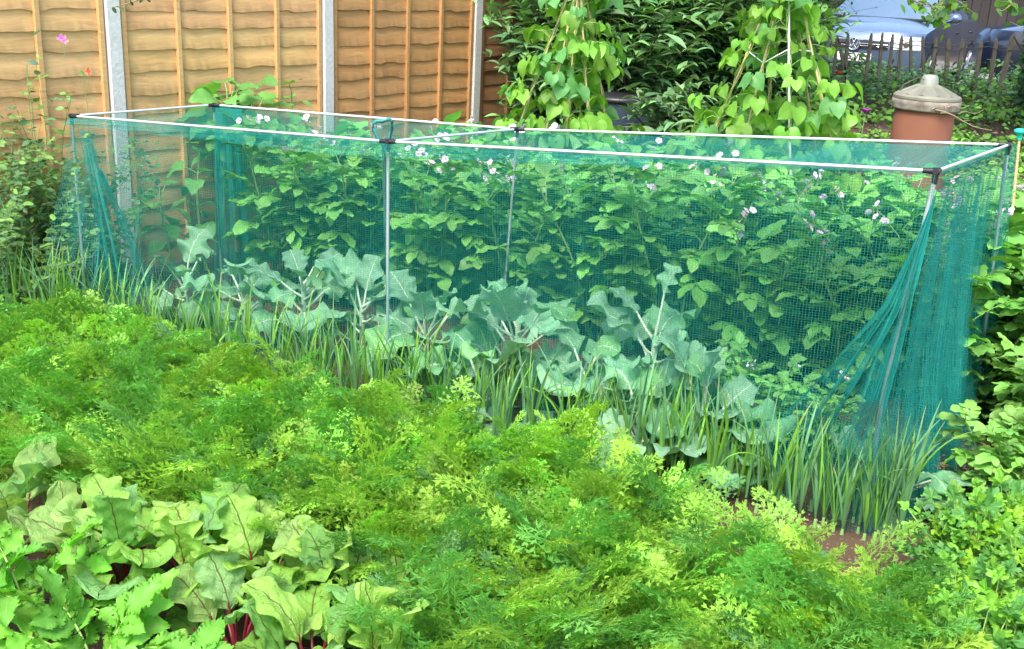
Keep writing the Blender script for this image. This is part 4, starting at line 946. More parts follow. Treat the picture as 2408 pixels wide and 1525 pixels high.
# ground cover under the picket fence
gc = MB(); r = np.random.default_rng(5); n = 42000
x = r.uniform(-1.5, 8.5, n); y = r.uniform(8.2, 13.6, n)
px, py = proj(np.c_[x, y, ground_z(x, y)])
m_ = (px > 1100) & (px < 2700); x, y, px, py = x[m_], y[m_], px[m_], py[m_]
soilpatch = ((px > 2300) & (py > 268) & (py < 330) & (y < 10.9)) | ((px > 1990) & (px < 2130) & (py > 292) & (py < 325))
kk = ~soilpatch | (r.random(len(x)) < .06); x, y, px, py = x[kk], y[kk], px[kk], py[kk]
hh = (.03 + .28 * r.random(len(x)) ** 1.6) * np.clip(.4 + .6 * np.sin(x * 3.7) * np.sin(y * 4.4 + 1) + .4 * (y > 11.6), .25, 1.2); P = np.c_[x, y, ground_z(x, y) + hh]
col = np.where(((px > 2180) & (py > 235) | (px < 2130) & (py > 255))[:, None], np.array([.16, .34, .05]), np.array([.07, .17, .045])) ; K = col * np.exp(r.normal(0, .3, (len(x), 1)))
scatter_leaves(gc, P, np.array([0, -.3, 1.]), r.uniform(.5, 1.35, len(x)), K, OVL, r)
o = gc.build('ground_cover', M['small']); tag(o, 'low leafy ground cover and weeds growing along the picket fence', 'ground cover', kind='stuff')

# weeds and grass right of the cage
gw = MB(); n = 9000; x = r.uniform(1.6, 4.6, n); y = r.uniform(4.2, 9., n); px, py = proj(np.c_[x, y, 0 * x]); m_ = (px > 2275) & (px < 2800) & (py > 330) & (py < 1150); x, y = x[m_], y[m_]
P = np.c_[x, y, ground_z(x, y) + .02 + .16 * r.random(len(x)) ** 1.5]; scatter_leaves(gw, P, np.array([0, -.3, 1.]), r.uniform(.5, 1.2, len(x)), vary((.13, .28, .045), len(x), r, .3), OVL, r)
o = gw.build('weeds', M['small']); tag(o, 'low yellow green weeds on the soil right of the cage', 'weeds', kind='stuff')

# litter and stones on bare soil
sm = MB(); n = 2600
def chips(n, gen, smin, smax, cols):
    for i in range(n):
        x_, y_ = gen(); s = r.uniform(smin, smax); k = cols[int(r.integers(len(cols)))]
        V = np.array([[1, 0, 0], [-1, 0, 0], [0, 1, 0], [0, -1, 0], [0, 0, 1], [0, 0, -1]]) * r.uniform(.5, 1.2, 3) * s * [1, 1, .5] + r.normal(0, .15 * s, (6, 3)); Rm = np.array(Matrix.Rotation(r.random() * 6, 3, 'Z')); V = V @ Rm.T + [x_, y_, float(ground_z(x_, y_)) + s * .2]
        sm.add(V, [[0, 2, 4], [2, 1, 4], [1, 3, 4], [3, 0, 4], [2, 0, 5], [1, 2, 5], [3, 1, 5], [0, 3, 5]], np.array(k) * r.uniform(.6, 1.2))
cs = [(.30, .22, .15), (.20, .13, .08), (.36, .33, .3), (.42, .2, .1), (.12, .08, .05)]
def g1(): p = at(r.uniform(1700, 2300), r.uniform(1000, 1350)); return p[0], p[1]
def g2(): p = at(r.uniform(-100, 1100), r.uniform(1250, 1850)); return p[0], p[1]
def g3(): p = at_y(r.uniform(1980, 2500), 300, r.uniform(9., 10.9)); return p[0], p[1]
chips(900, g1, .003, .012, cs); chips(900, g2, .003, .014, cs); chips(500, g3, .01, .035, [(.12, .06, .035), (.2, .12, .07), (.3, .2, .13), (.08, .04, .03)])
o = sm.build('soil_litter', M['stem'], smooth=False); tag(o, 'small stones, wood chips and clods lying on the bare soil', 'soil litter', kind='stuff')

# ------------------------------------------------------------------ parsley / celery at bottom right
def fan_leaf(seed):
    r_ = np.random.default_rng(seed); n = 31; a = np.linspace(-1.25, 1.25, n); rad = .040 * (.62 + .38 * np.abs(np.cos(a * 3.6 * .7))) * (1 + .10 * np.sin(a * 17)) * (1 - .12 * np.abs(a)); rim = np.stack([np.sin(a) * rad, np.cos(a) * rad, .005 * np.sin(a * 7 + seed) - .15 * rad * np.abs(a)], 1)
    mid = rim * .55 + [0, 0, .003]; V = np.vstack([[[0, 0, 0]], mid, rim]); F = []
    for i in range(n - 1): F += [[0, 1 + i + 1, 1 + i, 1 + i]]
    T3 = [[0, 2 + i, 1 + i] for i in range(n - 1)]; Q = [[1 + i, 2 + i, 1 + n + i + 1, 1 + n + i] for i in range(n - 1)]
    Fq = np.array([[1 + i, 2 + i, n + 2 + i, n + 1 + i] for i in range(n - 1)]); Ft = np.array(T3); return (V, Fq, V[:, :2] * 20), (V, Ft, V[:, :2] * 20)
FNL = [fan_leaf(i) for i in range(4)]
def parsley_mesh(seed, hgt, n):
    r_ = np.random.default_rng(seed); fo = MB(); st = MB()
    for k in range(n):
        az = k * 2.4; f = (k + .5) / n; o_ = np.array([math.cos(az), math.sin(az), 0]); lean = .05 + .85 * f; L = hgt * r_.uniform(.8, 1.15) * (1.05 - .15 * f); m = 8; q = np.linspace(0, 1, m); th = lean * .6 + lean * .7 * q
        P = np.cumsum(o_[None] * np.sin(th)[:, None] + np.array([0, 0, 1.])[None] * np.cos(th)[:, None], 0) * L / m; tube(st, np.vstack([[0, 0, 0], P]), np.linspace(.003, .0018, m + 1), 5, (.28, .42, .10), cap=False)
        tg = norm(P[-1] - P[-2]); X = np.array([-o_[1], o_[0], 0]); col = vary((.17, .38, .045), 1, r_, .15)[0]
        if r_.random() < .2: col = np.array([.27, .50, .04])
        if r_.random() < .3: col = np.array([.10, .28, .06])
        for (bk, sg, ln) in ((0, 0, .03), (1, 1, .05), (1, -1, .05), (3, 1, .045), (3, -1, .045)):
            b = P[-1 - bk]; al = math.radians(60) * sg; d = norm(math.cos(al) * tg + math.sin(al) * X); e = b + d * ln * r_.uniform(.8, 1.2); tube(st, [b, e], [.0014, .001], 4, (.28, .42, .10), cap=False)
            for s3 in (-1, 0, 1):
                a3 = math.radians(62) * s3; d3 = math.cos(a3) * d + math.sin(a3) * norm(np.cross([0, 0, 1], d)) + [0, 0, -.15]; T = FNL[int(r_.integers(4))]; Mf = frame(e, d3, [0, 0, 1] + r_.normal(0, .35, 3), r_.uniform(.75, 1.2) * (1.1 if s3 == 0 else .9))
                inst(fo, T[0], Mf, col); inst(fo, T[1], Mf, col)
    return fo.mesh('foliage', M['herb']), st.mesh('stalks', M['stem'])
PY = [parsley_mesh(i, .34, 46) for i in range(3)]
for i, (x_, y_) in enumerate(((2260, 1450), (2360, 1400), (2460, 1420), (2290, 1620), (2400, 1560), (2500, 1600), (2330, 1760), (2440, 1760), (2240, 1760), (2560, 1500))):
    t = thing('parsley_plant', 'bushy yellow green flat leaved parsley plant in the clump at the lower right', 'parsley plant', at(x_, y_), rng.random() * 6, 'parsley clump at the lower right', rng.uniform(.9, 1.1)); a_, b_ = PY[i % 3]; link('foliage', a_, t); link('stalks', b_, t)

# little herb with reddish heads beside the net corner
for i, (x_, y_, tx, ty) in enumerate(((2225, 1185, 2213, 1092), (2262, 1190, 2262, 1065 + 38), (2290, 1200, 2290, 1112))):
    p = at(x_, y_); tp = at_y(tx, ty, p[1]); t = thing('wild_marjoram', ['small herb with a dusty red flower head, nearest the net corner', 'small herb with a dusty red flower head, middle one beside the parsley', 'small herb with a dusty red flower head, closest to the potato leaves'][i], 'herb', p, 0, 'red headed herbs beside the net corner')
    st = MB(); fo = MB(); fl = MB(); h = max(.12, tp[2]); top_ = np.array([tp[0] - p[0], 0, h])
    for dx in (0, .012, -.01): tube(st, [[dx, 0, 0], top_ * .5 + [dx * 2, 0, 0], top_ + [dx * 2, 0, -abs(dx)]], [.002, .0018, .0015], 5, (.2, .3, .1))
    for q in range(26): inst(fo, SPT[q % 3], frame(top_ * rng.uniform(.1, .95) + rng.normal(0, .01, 3), rng.normal(0, 1, 3) * [1, 1, .3], [0, 0, 1]), vary((.15, .28, .07), 1)[0])
    for q in range(34):
        c = top_ + rng.normal(0, .011, 3); lathe(fl, [(.0, .005), (.0045, .002), (.0045, -.002), (0, -.005)], 6, vary((.24, .13, .09), 1, amt=.2)[0], c)
    st.build('stems', M['stem'], t); fo.build('foliage', M['small'], t); fl.build('flower_head', M['petal'], t)

# poppies
def poppy(px_, py_, Y, col, label, sc=1.):
    q = at_y(px_, py_, Y); p = np.array([q[0], q[1], float(ground_z(q[0], q[1]))]); t = thing('poppy', label, 'poppy', p); st = MB(); fl = MB(); h = q[2] - p[2]
    tube(st, [[0.02, 0, 0], [-.01, 0, h * .5], [0, 0, h]], [.004, .003, .003], 6, (.2, .3, .12))
    T = leaf(.055 * sc, .075 * sc, P_OVAL, 3, 6, fold=.5, bend=-.9, ruf=.07, rf=1.5)
    for k in range(5): a_ = k * 1.257; inst(fl, T, frame([0, 0, h], [math.cos(a_), math.sin(a_) , .35], [0, 0, 1]), np.array(col) * rng.uniform(.8, 1.2))
    lathe(fl, [(0, .02), (.01, .016), (.012, .004), (.005, 0)], 8, (.1, .16, .06), (0, 0, h))
    for k in range(8): inst(st, LNC[0], frame([0, 0, h * .1 * k], [math.cos(k * 2.4), math.sin(k * 2.4), .6], [0, 0, 1], .8), np.array([.12, .2, .1]))
    st.build('stem', M['stem'], t); fl.build('flower', M['petal'], t)
poppy(2035, 266, 8.6, (.35, .05, .30), 'purple poppy between the right wigwam and the clay pot', .95)
poppy(1972, 175, 11.3, (.75, .07, .03), 'small red poppy at the foot of the picket fence', .9)

# ------------------------------------------------------------------ clay pot with metal cap
Yp = 7.5; q = at_y(2168, 300, Yp); pz = float(ground_z(q[0], Yp)); pc = np.array([q[0], Yp, pz])
def zat(py_, off=0.): return at_y(2168, py_, Yp - off)[2] - pz
def wpx(w): a_ = at_y(2168 - w / 2, 300, Yp); b_ = at_y(2168 + w / 2, 300, Yp); return np.linalg.norm(b_ - a_) / 2
R0 = wpx(140); print('pot radius', R0, 'ground', pz)
t = thing('chimney_pot', 'tall terracotta chimney pot standing on the soil in front of the picket fence', 'chimney pot', pc)
m = MB(); zt = zat(262, R0); lathe(m, [(R0 * 1.02, -.05), (R0 * 1.0, zt * .3), (R0 * .98, zt * .7), (R0 * .97, zt - .02), (R0 * .93, zt)], 48)
lathe(m, [(R0 * .9, zt), (R0 * .86, zt - .3), (R0 * .85, 0)], 48)
mt, nt, out = newmat('terracotta'); tc = N(nt, 'ShaderNodeTexCoord'); sp = N(nt, 'ShaderNodeSeparateXYZ'); L_(nt, tc.outputs['Object'], sp.inputs[0])
n1 = noise(nt, 3, 5, tc.outputs['Object']); soot = ramp(nt, mathn(nt, 'ADD', sp.outputs[2], mathn(nt, 'MULTIPLY', n1, .25)), [(zt - .08, (0, 0, 0)), (min(.99, zt + .12), (1, 1, 1))])
c = mixc(nt, soot, ramp(nt, n1, [(.3, (.19, .068, .035)), (.7, (.27, .10, .05))]), (.20, .10, .06))
p = N(nt, 'ShaderNodeBsdfPrincipled'); L_(nt, c, p.inputs['Base Color']); p.inputs['Roughness'].default_value = .8; L_(nt, p.outputs[0], out.inputs[0])
m.build('pot_wall', mt, t)
m = MB(); z1 = zat(254, R0 * 1.1); z2 = zat(238, R0 * 1.1)
for dz in (0,):
    lathe(m, [(R0 * .95, z1 - .025), (R0 * 1.07, z1 - .028), (R0 * 1.09, z1 - .015), (R0 * 1.08, z1), (R0 * 1.10, z1 + .012), (R0 * 1.09, z2 - .005), (R0 * 1.0, z2)], 60, wob=.008)
m.build('rim', plain('old_lime_rim', (.34, .30, .24), .9, nz=14, col2=(.16, .12, .09), bump=.8, detail=8), t)
lid = thing('bin_lid', 'conical dented metal lid with a short flue resting on the clay pot', 'metal lid', pc + [0, 0, z2 - .002])
m = MB(); zc0 = 0.0; zc1 = zat(197, 0) - z2; zfl = zat(174, 0) - z2; Rl = wpx(152)
lathe(m, [(Rl * .97, 0), (Rl * 1.0, .004), (Rl * 1.0, .02), (Rl * .94, .032), (Rl * .90, .034)], 60)
n = 60; a_ = np.arange(n) * 2 * PI / n; rr = [Rl * .9, Rl * .65, Rl * .42, Rl * .27]; zz = [.034, .034 + (zc1 - .034) * .42, .034 + (zc1 - .034) * .8, zc1]; V = []
for i in range(4):
    for k in range(n): rad = rr[i] * (1 + .0 * i); V.append([rad * math.cos(a_[k]), rad * math.sin(a_[k]), zz[i] + (.004 if k % 5 == 0 else 0)])
m.add(V, [[i * n + j, i * n + (j + 1) % n, (i + 1) * n + (j + 1) % n, (i + 1) * n + j] for i in range(3) for j in range(n)])
gal = plain('galvanised_lid', (.36, .34, .25), .5, metal=.35, nz=5, col2=(.24, .22, .16), detail=7, bump=.15)
m.build('cone', gal, lid, smooth=False)
m = MB(); lathe(m, [(Rl * .28, zc1 - .01), (Rl * .25, zc1 + .04), (Rl * .20, zfl), (Rl * .18, zfl), (Rl * .18, zc1)], 28); m.build('flue', plain('flue_metal', (.34, .36, .29), .55, metal=.3, nz=7, namt=.25), lid)
m = MB(); hx = -Rl * .62; tube(m, [[hx - .07, -.05, .05], [hx - .05, -.05, .095], [hx + .05, -.05, .15], [hx + .08, -.05, .13]], .005, 7); m.build('handle', M['wire'], lid)
m = MB()
for (x0, x1, z0, zz1, th) in ((-.02, .40, .0, -.13, .006), (.06, .22, .02, .03, .005), (.02, .24, -.02, -.07, .004), (-.04, .1, .0, .03, .004), (.05, .02, .01, .055, .004), (.14, .32, -.02, .005, .003)):
    q_ = np.linspace(0, 1, 7)[:, None]; a0 = np.array([x0, -R0 * 1.14, z0]); a1 = np.array([x1, -R0 * .95, zz1]); tube(m, a0 * (1 - q_) + a1 * q_ + np.c_[0 * q_, 0 * q_, .012 * np.sin(q_ * 7)], th * np.linspace(1, .4, 7), 6)
o = m.build('dry_twigs', plain('dry_twig', (.33, .25, .16), .85, nz=30), None); o.location = pc + [0, 0, z1 - .005]; tag(o, 'few dry twigs caught on the rim of the clay pot', 'twigs')

# cane with teal cap at the right edge
q = at_y(2398, 318, 5.6); q0 = at_y(2390, 400, 5.6); m = MB(); d = norm(q - q0); b0 = q - d * (q[2] / d[2]); t = thing('capped_cane', 'short garden cane with a turquoise cap at the right edge beyond the cage', 'cane', b0)
tube(m, np.array([b0, (b0 + q) / 2, q]) - b0, .0075, 8); m.build('cane', M['cane'], t); m = MB(); c = q - b0
tube(m, np.array([c - d * .02, c + d * .012, c + d * .014, c + d * .03, c + d * .034]), [.013, .015, .028, .03, .02], 12); m.build('cap', plain('turquoise_plastic', (.02, .5, .42), .35), t)

# tool handle poking the net up by the centre post
cP = at_y(900, 335, foot['C'][1] + .06); t = thing('garden_fork_handle', 'teal covered D shaped tool handle sticking up beside the centre front post', 'tool handle', (cP[0], cP[1], 0)); m = MB(); h0 = cP[2]
u = np.linspace(0, 1, 26); X0 = .0; R_ = .045
pth = [[0, 0, h0 - .01], [-.022, 0, h0 + .02], [-.045, 0, h0 + .06], [-.046, 0, h0 + .085], [-.03, 0, h0 + .098], [.0, 0, h0 + .10], [.03, 0, h0 + .112], [.042, 0, h0 + .10], [.042, 0, h0 + .07], [.03, 0, h0 + .02], [.005, 0, h0 - .01]]
tube(m, pth, [.009, .008, .008, .008, .009, .0095, .009, .009, .008, .008, .009], 9); m.build('grip', M['tealplastic'], t)
m = MB(); sb = foot['C'] - np.array([cP[0], cP[1], 0]) + [.004, .03, 0]; tube(m, [sb, (sb + [0, 0, h0]) / 2 + [.004, 0, 0], [.004, 0, h0]], [.006, .006, .008], 8); m.build('shaft', plain('steel_shaft', (.05, .12, .11), .6, nz=12, namt=.3), t)

# dark water butt behind wigwam
q = gp(1456, 8.6, 270); t = thing('water_butt', 'dark blue plastic barrel half hidden behind the left bean wigwam', 'barrel', q); zt = at_y(1456, 235, 8.6)[2] - q[2]; m = MB()
lathe(m, [(.23, -.05), (.26, zt * .2), (.275, zt * .5), (.26, zt * .85), (.245, zt)], 36); m.build('barrel_wall', plain('dark_blue_plastic', (.025, .035, .055), .45), t)
m = MB(); lathe(m, [(.26, zt), (.27, zt + .01), (.265, zt + .035), (.2, zt + .05), (0, zt + .055)], 36); m.build('lid', M['blackplastic'], t)

# ------------------------------------------------------------------ picket fence
Yf = 12.3
pk = thing('picket_fence', 'weathered wooden picket fence of uneven pointed stakes along the road', 'picket fence', gp(2150, Yf)); po = np.array(pk.location)
pp = [(1893, 108, 1886, 215, 1.), (1908, 90, 1900, 210, 1.), (1950, 72, 1941, 150, 1.), (1970, 84, 1958, 190, 1.), (1971, 88, 1990, 185, 1.), (1995, 77, 1984, 205, 1.), (2050, 77, 2033, 200, 1.05), (2076, 76, 2062, 215, 1.05), (2100, 79, 2087, 205, 1.05), (2121, 83, 2110, 200, 1.), (2142, 84, 2142, 195, .95), (2170, 84, 2172, 170, .9),
      (2203, 87, 2190, 175, 1.1), (2232, 89, 2222, 215, 1.45), (2265, 91, 2247, 220, 1.15), (2309, 93, 2290, 210, 1.25), (2344, 90, 2326, 205, 1.25), (2385, 78, 2352, 205, 1.6), (2430, 90, 2415, 200, 1.3), (2465, 95, 2455, 200, 1.3), (2500, 92, 2490, 200, 1.3), (2535, 92, 2530, 200, 1.3)]
pp += [(1640 + i * 27 + rng.normal(0, 4), 95 + rng.normal(0, 5), 1636 + i * 27, 205, 1.) for i in range(9)]
for (x0, y0, x1, y1, wd) in pp:
    a_ = at_y(x0, y0, Yf); b_ = at_y(x1, y1, Yf); d = norm(b_ - a_); gz = float(ground_z(b_[0], Yf)); b_ = a_ + d * ((gz - .05 - a_[2]) / d[2]); m = MB(); X = norm(np.cross(d, [0, 1, 0])); w = .0175 * wd; L = np.linalg.norm(b_ - a_); rows = []
    for (s_, ww) in ((0, .12), (.012, .5), (.035, .85), (.07, 1.), (L * .3, .96), (L * .6, 1.03), (L * .8, .97), (L, 1.)):
        c = a_ + d * s_ - po; ww = ww * w * rng.uniform(.94, 1.06); rows.append([c - X * ww + [0, .012, 0], c - X * ww * .9 + [0, -.012, 0], c + X * ww * .9 + [0, -.012, 0], c + X * ww + [0, .012, 0]])
    V = np.array(rows).reshape(-1, 3); k = len(rows); m.add(V, [[i * 4 + j, i * 4 + (j + 1) % 4, (i + 1) * 4 + (j + 1) % 4, (i + 1) * 4 + j] for i in range(k - 1) for j in range(4)]); m.add(V[:4], [[0, 1, 2, 3]])
    m.build('picket', M['picket'], pk, smooth=False)
for (yy0, yy1, off) in ((100, 118, -.02), (94, 104, .02)):
    m = MB(); u = np.linspace(0, 1, 60); P = np.array([at_y(1640 + 900 * k, yy0 + (yy1 - yy0) * k + 3 * math.sin(k * 40) + 2.5 * math.sin(k * 97), Yf + off) for k in u]) - po; tube(m, P, .004, 5); m.build('wire', M['wire'], pk)

# ------------------------------------------------------------------ cars
def paint(name, base, rough=.22, metal=.55):
    m, nt, out = newmat(name); p = N(nt, 'ShaderNodeBsdfPrincipled'); n1 = noise(nt, 1.6, 4, N(nt, 'ShaderNodeTexCoord').outputs['Object'])
    L_(nt, mixc(nt, n1, base, tuple(x * .8 for x in base)), p.inputs['Base Color']); p.inputs['Metallic'].default_value = metal; p.inputs['Roughness'].default_value = rough; p.inputs['Coat Weight'].default_value = 1.; p.inputs['Coat Roughness'].default_value = .06
    L_(nt, p.outputs[0], out.inputs[0]); return m
glassm = plain('car_glass', (.15, .24, .31), .08, metal=.45, spec=.9, coat=1., nz=1.2, col2=(.22, .29, .36), detail=2); lens = plain('headlamp_lens', (.75, .76, .74), .12, metal=.5, nz=22, namt=.35, coat=1.); chrome = plain('chrome', (.75, .76, .78), .15, metal=1.)  # bluish part-metal glass colour stands in for reflected sky
tyre = plain('tyre_rubber', (.015, .015, .016), .8); rimm = plain('alloy_rim', (.6, .61, .63), .3, metal=.8)
def fx(y, z): return .30 * (abs(y) / .86) ** 3.6 + .10 * max(0, (z - .62) / .2) ** 2 + .05 * max(0, (.38 - z) / .2)
def hoodz(x, y): return .80 + .20 * min(1, max(0, (x - .05) / 1.0)) ** .7 - .075 * (abs(y) / .86) ** 3
def surf(mb, fn, u, v, mi=0, flip=False):
    V = [fn(a, b) for a in u for b in v]; F = grid_faces(len(u), len(v)); mb.add(V, F[:, ::-1] if flip else F, mi=mi)
def sidey(x, z): return .86 + .018 * math.sin(min(1, max(0, (z - .2) / .75)) * PI) - .03 * max(0, (x - 3.4) / .7)
def make_car(name, label, loc, rotz, pm, detail=True):
    t = thing(name, label, 'car', loc, rotz, None); ys = np.linspace(-.86, .86, 29); b = MB()
    surf(b, lambda y, z: (fx(y, z), y, z), ys, np.linspace(.22, .80, 12))
    surf(b, lambda y, s: (lambda x: (x, y, hoodz(x, y)))(fx(y, .80) + .02 + s * (1.12 - .10 * (abs(y) / .86) ** 2 - fx(y, .80) - .02)), ys, np.linspace(0, 1, 12))
    surf(b, lambda y, s: (fx(y, .8) + .02 * s, y, .80 + (hoodz(fx(y, .8) + .02, y) - .8) * s), ys, np.linspace(0, 1, 3))
    for sg in (-1, 1):
        def sd(x, s):
            zb, ztp = .24, hoodz(x, .86) if x < 1.02 else .925 + .03 * min(1, (x - 1.02) / 2)
            z = zb + (ztp - zb) * s; arch = 0
            for wx in (.80, 3.38):
                dd = math.hypot(x - wx, z - .31)
                if dd < .37: arch = .0
            return (x, sg * sidey(x, z), z)
        xs_ = [.30 + .02] + list(np.linspace(.36, 4.0, 60)); S_ = np.linspace(0, 1, 14); V = [sd(a, s) for a in xs_ for s in S_]; F = grid_faces(len(xs_), 14); V = np.array(V)
        cen_ = V[F].mean(1); keepf = np.ones(len(F), bool)
        for wx in (.80, 3.38): keepf &= ~((np.hypot(cen_[:, 0] - wx, cen_[:, 2] - .31) < .36))
        b.add(V, F[keepf])
        # shoulder between side and glass
        surf(b, lambda x, s: (x, sg * (sidey(x, .93) - .07 * s), .925 + .03 * min(1, (x - 1.02) / 2) + .03 * s), np.linspace(1.02, 3.9, 20), np.linspace(0, 1, 3))
    # roof, pillars, tail
    def gh(x): return np.interp(x, [1.12, 1.95, 2.6, 3.3, 3.9], [.98, 1.42, 1.47, 1.43, 1.0])
    surf(b, lambda x, y: (x, y, gh(x) - .05 * (abs(y) / .6) ** 2.5), np.linspace(1.93, 3.35, 12), np.linspace(-.60, .60, 13))
    for sg in (-1, 1):
        for (xa, xb, xc, xd) in ((1.08, 1.16, 1.90, 2.0), (2.38, 2.46, 2.40, 2.48), (3.45, 3.9, 3.2, 3.36)):
            b.add([(xa, sg * .80, .95), (xb, sg * .795, .96), (xd, sg * .60, gh(xd) - .05), (xc, sg * .605, gh(xc) - .05)], [[0, 1, 2, 3]])
        b.add([(1.9, sg * .603, 1.365), (3.36, sg * .603, 1.365), (3.36, sg * .6, gh(3.35) - .05), (2.6, sg * .60, 1.42), (1.9, sg * .6, gh(1.9) - .05)], [[0, 1, 2, 3, 4]])
    surf(b, lambda s, y: (3.35 + .75 * s ** .8, y, 1.43 - .45 * s), np.linspace(0, 1, 5), np.linspace(-.62, .62, 5)); surf(b, lambda s, y: (4.0 + .1 * math.sin(s * PI), y, .95 - .7 * s), np.linspace(0, 1, 6), np.linspace(-.84, .84, 7))
    b.build('body', pm, t)
    u_ = MB(); box(u_, (.35, -.80, .2), (3.9, .80, .5)); u_.build('underbody', M['blackplastic'], t)
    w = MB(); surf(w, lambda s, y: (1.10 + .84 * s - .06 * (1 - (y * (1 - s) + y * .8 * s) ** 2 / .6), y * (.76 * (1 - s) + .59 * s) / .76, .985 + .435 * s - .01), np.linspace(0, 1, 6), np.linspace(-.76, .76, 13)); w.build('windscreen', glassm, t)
    for sg in (-1, 1):
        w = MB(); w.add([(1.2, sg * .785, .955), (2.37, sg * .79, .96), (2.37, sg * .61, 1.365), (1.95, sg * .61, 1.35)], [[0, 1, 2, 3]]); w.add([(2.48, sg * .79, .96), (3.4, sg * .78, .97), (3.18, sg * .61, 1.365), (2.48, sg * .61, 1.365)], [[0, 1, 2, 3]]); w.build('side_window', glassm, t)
        mm = MB(); q = np.linspace(0, PI, 7); P = np.array([[1.32, sg * .83, .98], [1.32, sg * .88, 1.0], [1.3, sg * .96, 1.03], [1.3, sg * 1.04, 1.03], [1.3, sg * 1.09, 1.02]]); tube(mm, P, [.02, .035, .075, .075, .03], 12); mm.build('wing_mirror', pm, t)
        if detail:
            h = MB(); surf(h, lambda y, z: (fx(y, z) - .012, y, z), sg * np.linspace(.50, .84, 12), np.linspace(.60, .775, 5)); hd = h.build('headlight', lens, t)
            h = MB(); lathe(h, [(.0, .0), (.05, .004), (.062, .02), (.066, .02)], 20); oo = h.build('lamp_reflector', chrome, hd); oo.matrix_local = Matrix.Translation((fx(.66, .69) - .035, sg * .66, .69)) @ Matrix.Rotation(PI / 2, 4, 'Y')
        for wx in (.80, 3.38):
            wh = MB(); a_ = np.linspace(0, 2 * PI, 37)[:-1]
            lathe(wh, [(.20, -.09), (.29, -.10), (.315, -.07), (.318, 0), (.315, .07), (.29, .10), (.20, .09)], 40)
            wo = wh.build('wheel', tyre, t); wo.matrix_local = Matrix.Translation((wx, sg * .775, .315)) @ Matrix.Rotation(-sg * PI / 2, 4, 'X')
            rm = MB(); lathe(rm, [(.20, .085), (.215, .095), (.19, .06), (.185, .02)], 36)
            for k in range(7):
                a0 = k * 2 * PI / 7; tube(rm, [[.03 * math.cos(a0), .03 * math.sin(a0), .075], [.12 * math.cos(a0), .12 * math.sin(a0), .08], [.2 * math.cos(a0), .2 * math.sin(a0), .085]], [.022, .02, .024], 6)
            lathe(rm, [(0, .085), (.035, .08), (.04, .05)], 14); lathe(rm, [(.19, .03), (0, .03)], 30)
            rm.build('rim', rimm, wo)
    return t
def text_mesh(txt, size, mat, name, parent, Mx, ext=.001, bold=.0):
    cu = bpy.data.curves.new('t', 'FONT'); cu.body = txt; cu.size = size; cu.align_x = 'CENTER'; cu.align_y = 'CENTER'; cu.extrude = ext; cu.offset = bold
    ob = bpy.data.objects.new('t', cu); C.objects.link(ob); bpy.context.view_layer.update()
    me = bpy.data.meshes.new_from_object(ob.evaluated_get(bpy.context.evaluated_depsgraph_get())); bpy.data.objects.remove(ob); me.materials.clear(); me.materials.append(mat)
    return link(name, me, parent, Mx)
Yc = 15.4; cyaw = math.radians(90 - 33); pl = at_y(2005, 132, Yc); xa = np.array([math.cos(cyaw), math.sin(cyaw), 0]); gz = float(ground_z(pl[0], Yc))
print('car ground', gz, 'plate z', pl[2])
car = make_car('parked_car', 'blue metallic hatchback parked behind the picket fence, facing the garden, with a European number plate', (pl[0], pl[1], pl[2] - .47), cyaw, paint('blue_car_paint', (.14, .20, .31), .2, .6))
Tf = Matrix(((0, 0, -1, 0), (-1, 0, 0, 0), (0, 1, 0, 0), (0, 0, 0, 1)))     # text plane: x->-y, y->z, normal->-x
m = MB(); surf(m, lambda y, z: (fx(y, z) - .008, y, z), np.linspace(-.46, .46, 13), np.linspace(.585, .70, 4)); gr = m.build('grille', M['blackplastic'], car)
for z in (.625, .655): m = MB(); tube(m, [[fx(y, z) - .014, y, z] for y in np.linspace(-.45, .45, 15)], .0045, 5); m.build('grille_bar', chrome, gr)
m = MB(); surf(m, lambda y, z: (fx(y, z) - .010, y, z), np.linspace(-.60, .60, 13), np.linspace(.25, .38, 4)); m.build('lower_grille', M['blackplastic'], car)
m = MB(); box(m, (-.030, -.26, .415), (-.012, .26, .525)); plt = m.build('number_plate', plain('plate_white', (.68, .68, .64), .4), car, smooth=False)
m = MB(); box(m, (-.0325, .215, .417), (-.0305, .258, .523)); m.build('plate_band', plain('plate_blue', (.02, .10, .45), .4), plt, smooth=False)
blk = plain('plate_black', (.012, .012, .012), .4)
text_mesh('OE05 VKO'.replace('OE', '  ').replace('KO', 'K'), .115, blk, 'plate_lettering', plt, Matrix.Translation((-.0325, .01, .472)) @ Tf, .0015, .0035)
bd = MB(); lathe(bd, [(.0, .004), (.066, .004), (.078, .010), (.088, .004), (.088, -.02)], 36); bo = bd.build('emblem', plain('emblem_dark', (.06, .08, .12), .3, coat=1.), car); bo.matrix_local = Matrix.Translation((-.035, 0, .645)) @ Tf
rg = MB(); a_ = np.linspace(0, 2 * PI, 33); tube(rg, np.c_[.080 * np.cos(a_), .080 * np.sin(a_), 0 * a_ + .008], .007, 6, cap=False)
def stroke(P, w=.0085): tube(rg, [[x, y, .010] for x, y in P], w, 6)
stroke([(-.030, .074), (-.001, .012)]); stroke([(.030, .074), (.001, .012)]); stroke([(-.066, .045), (-.030, -.058)]); stroke([(-.030, -.058), (0, .004)]); stroke([(0, .004), (.030, -.058)]); stroke([(.030, -.058), (.066, .045)])
rg.build('emblem_letters', chrome, bo)
m = MB(); tube(m, [[1.06 - .08 * (y / .76) ** 2, y, .985] for y in np.linspace(-.74, .74, 13)], .02, 6); m.build('windscreen_trim', M['blackplastic'], car)
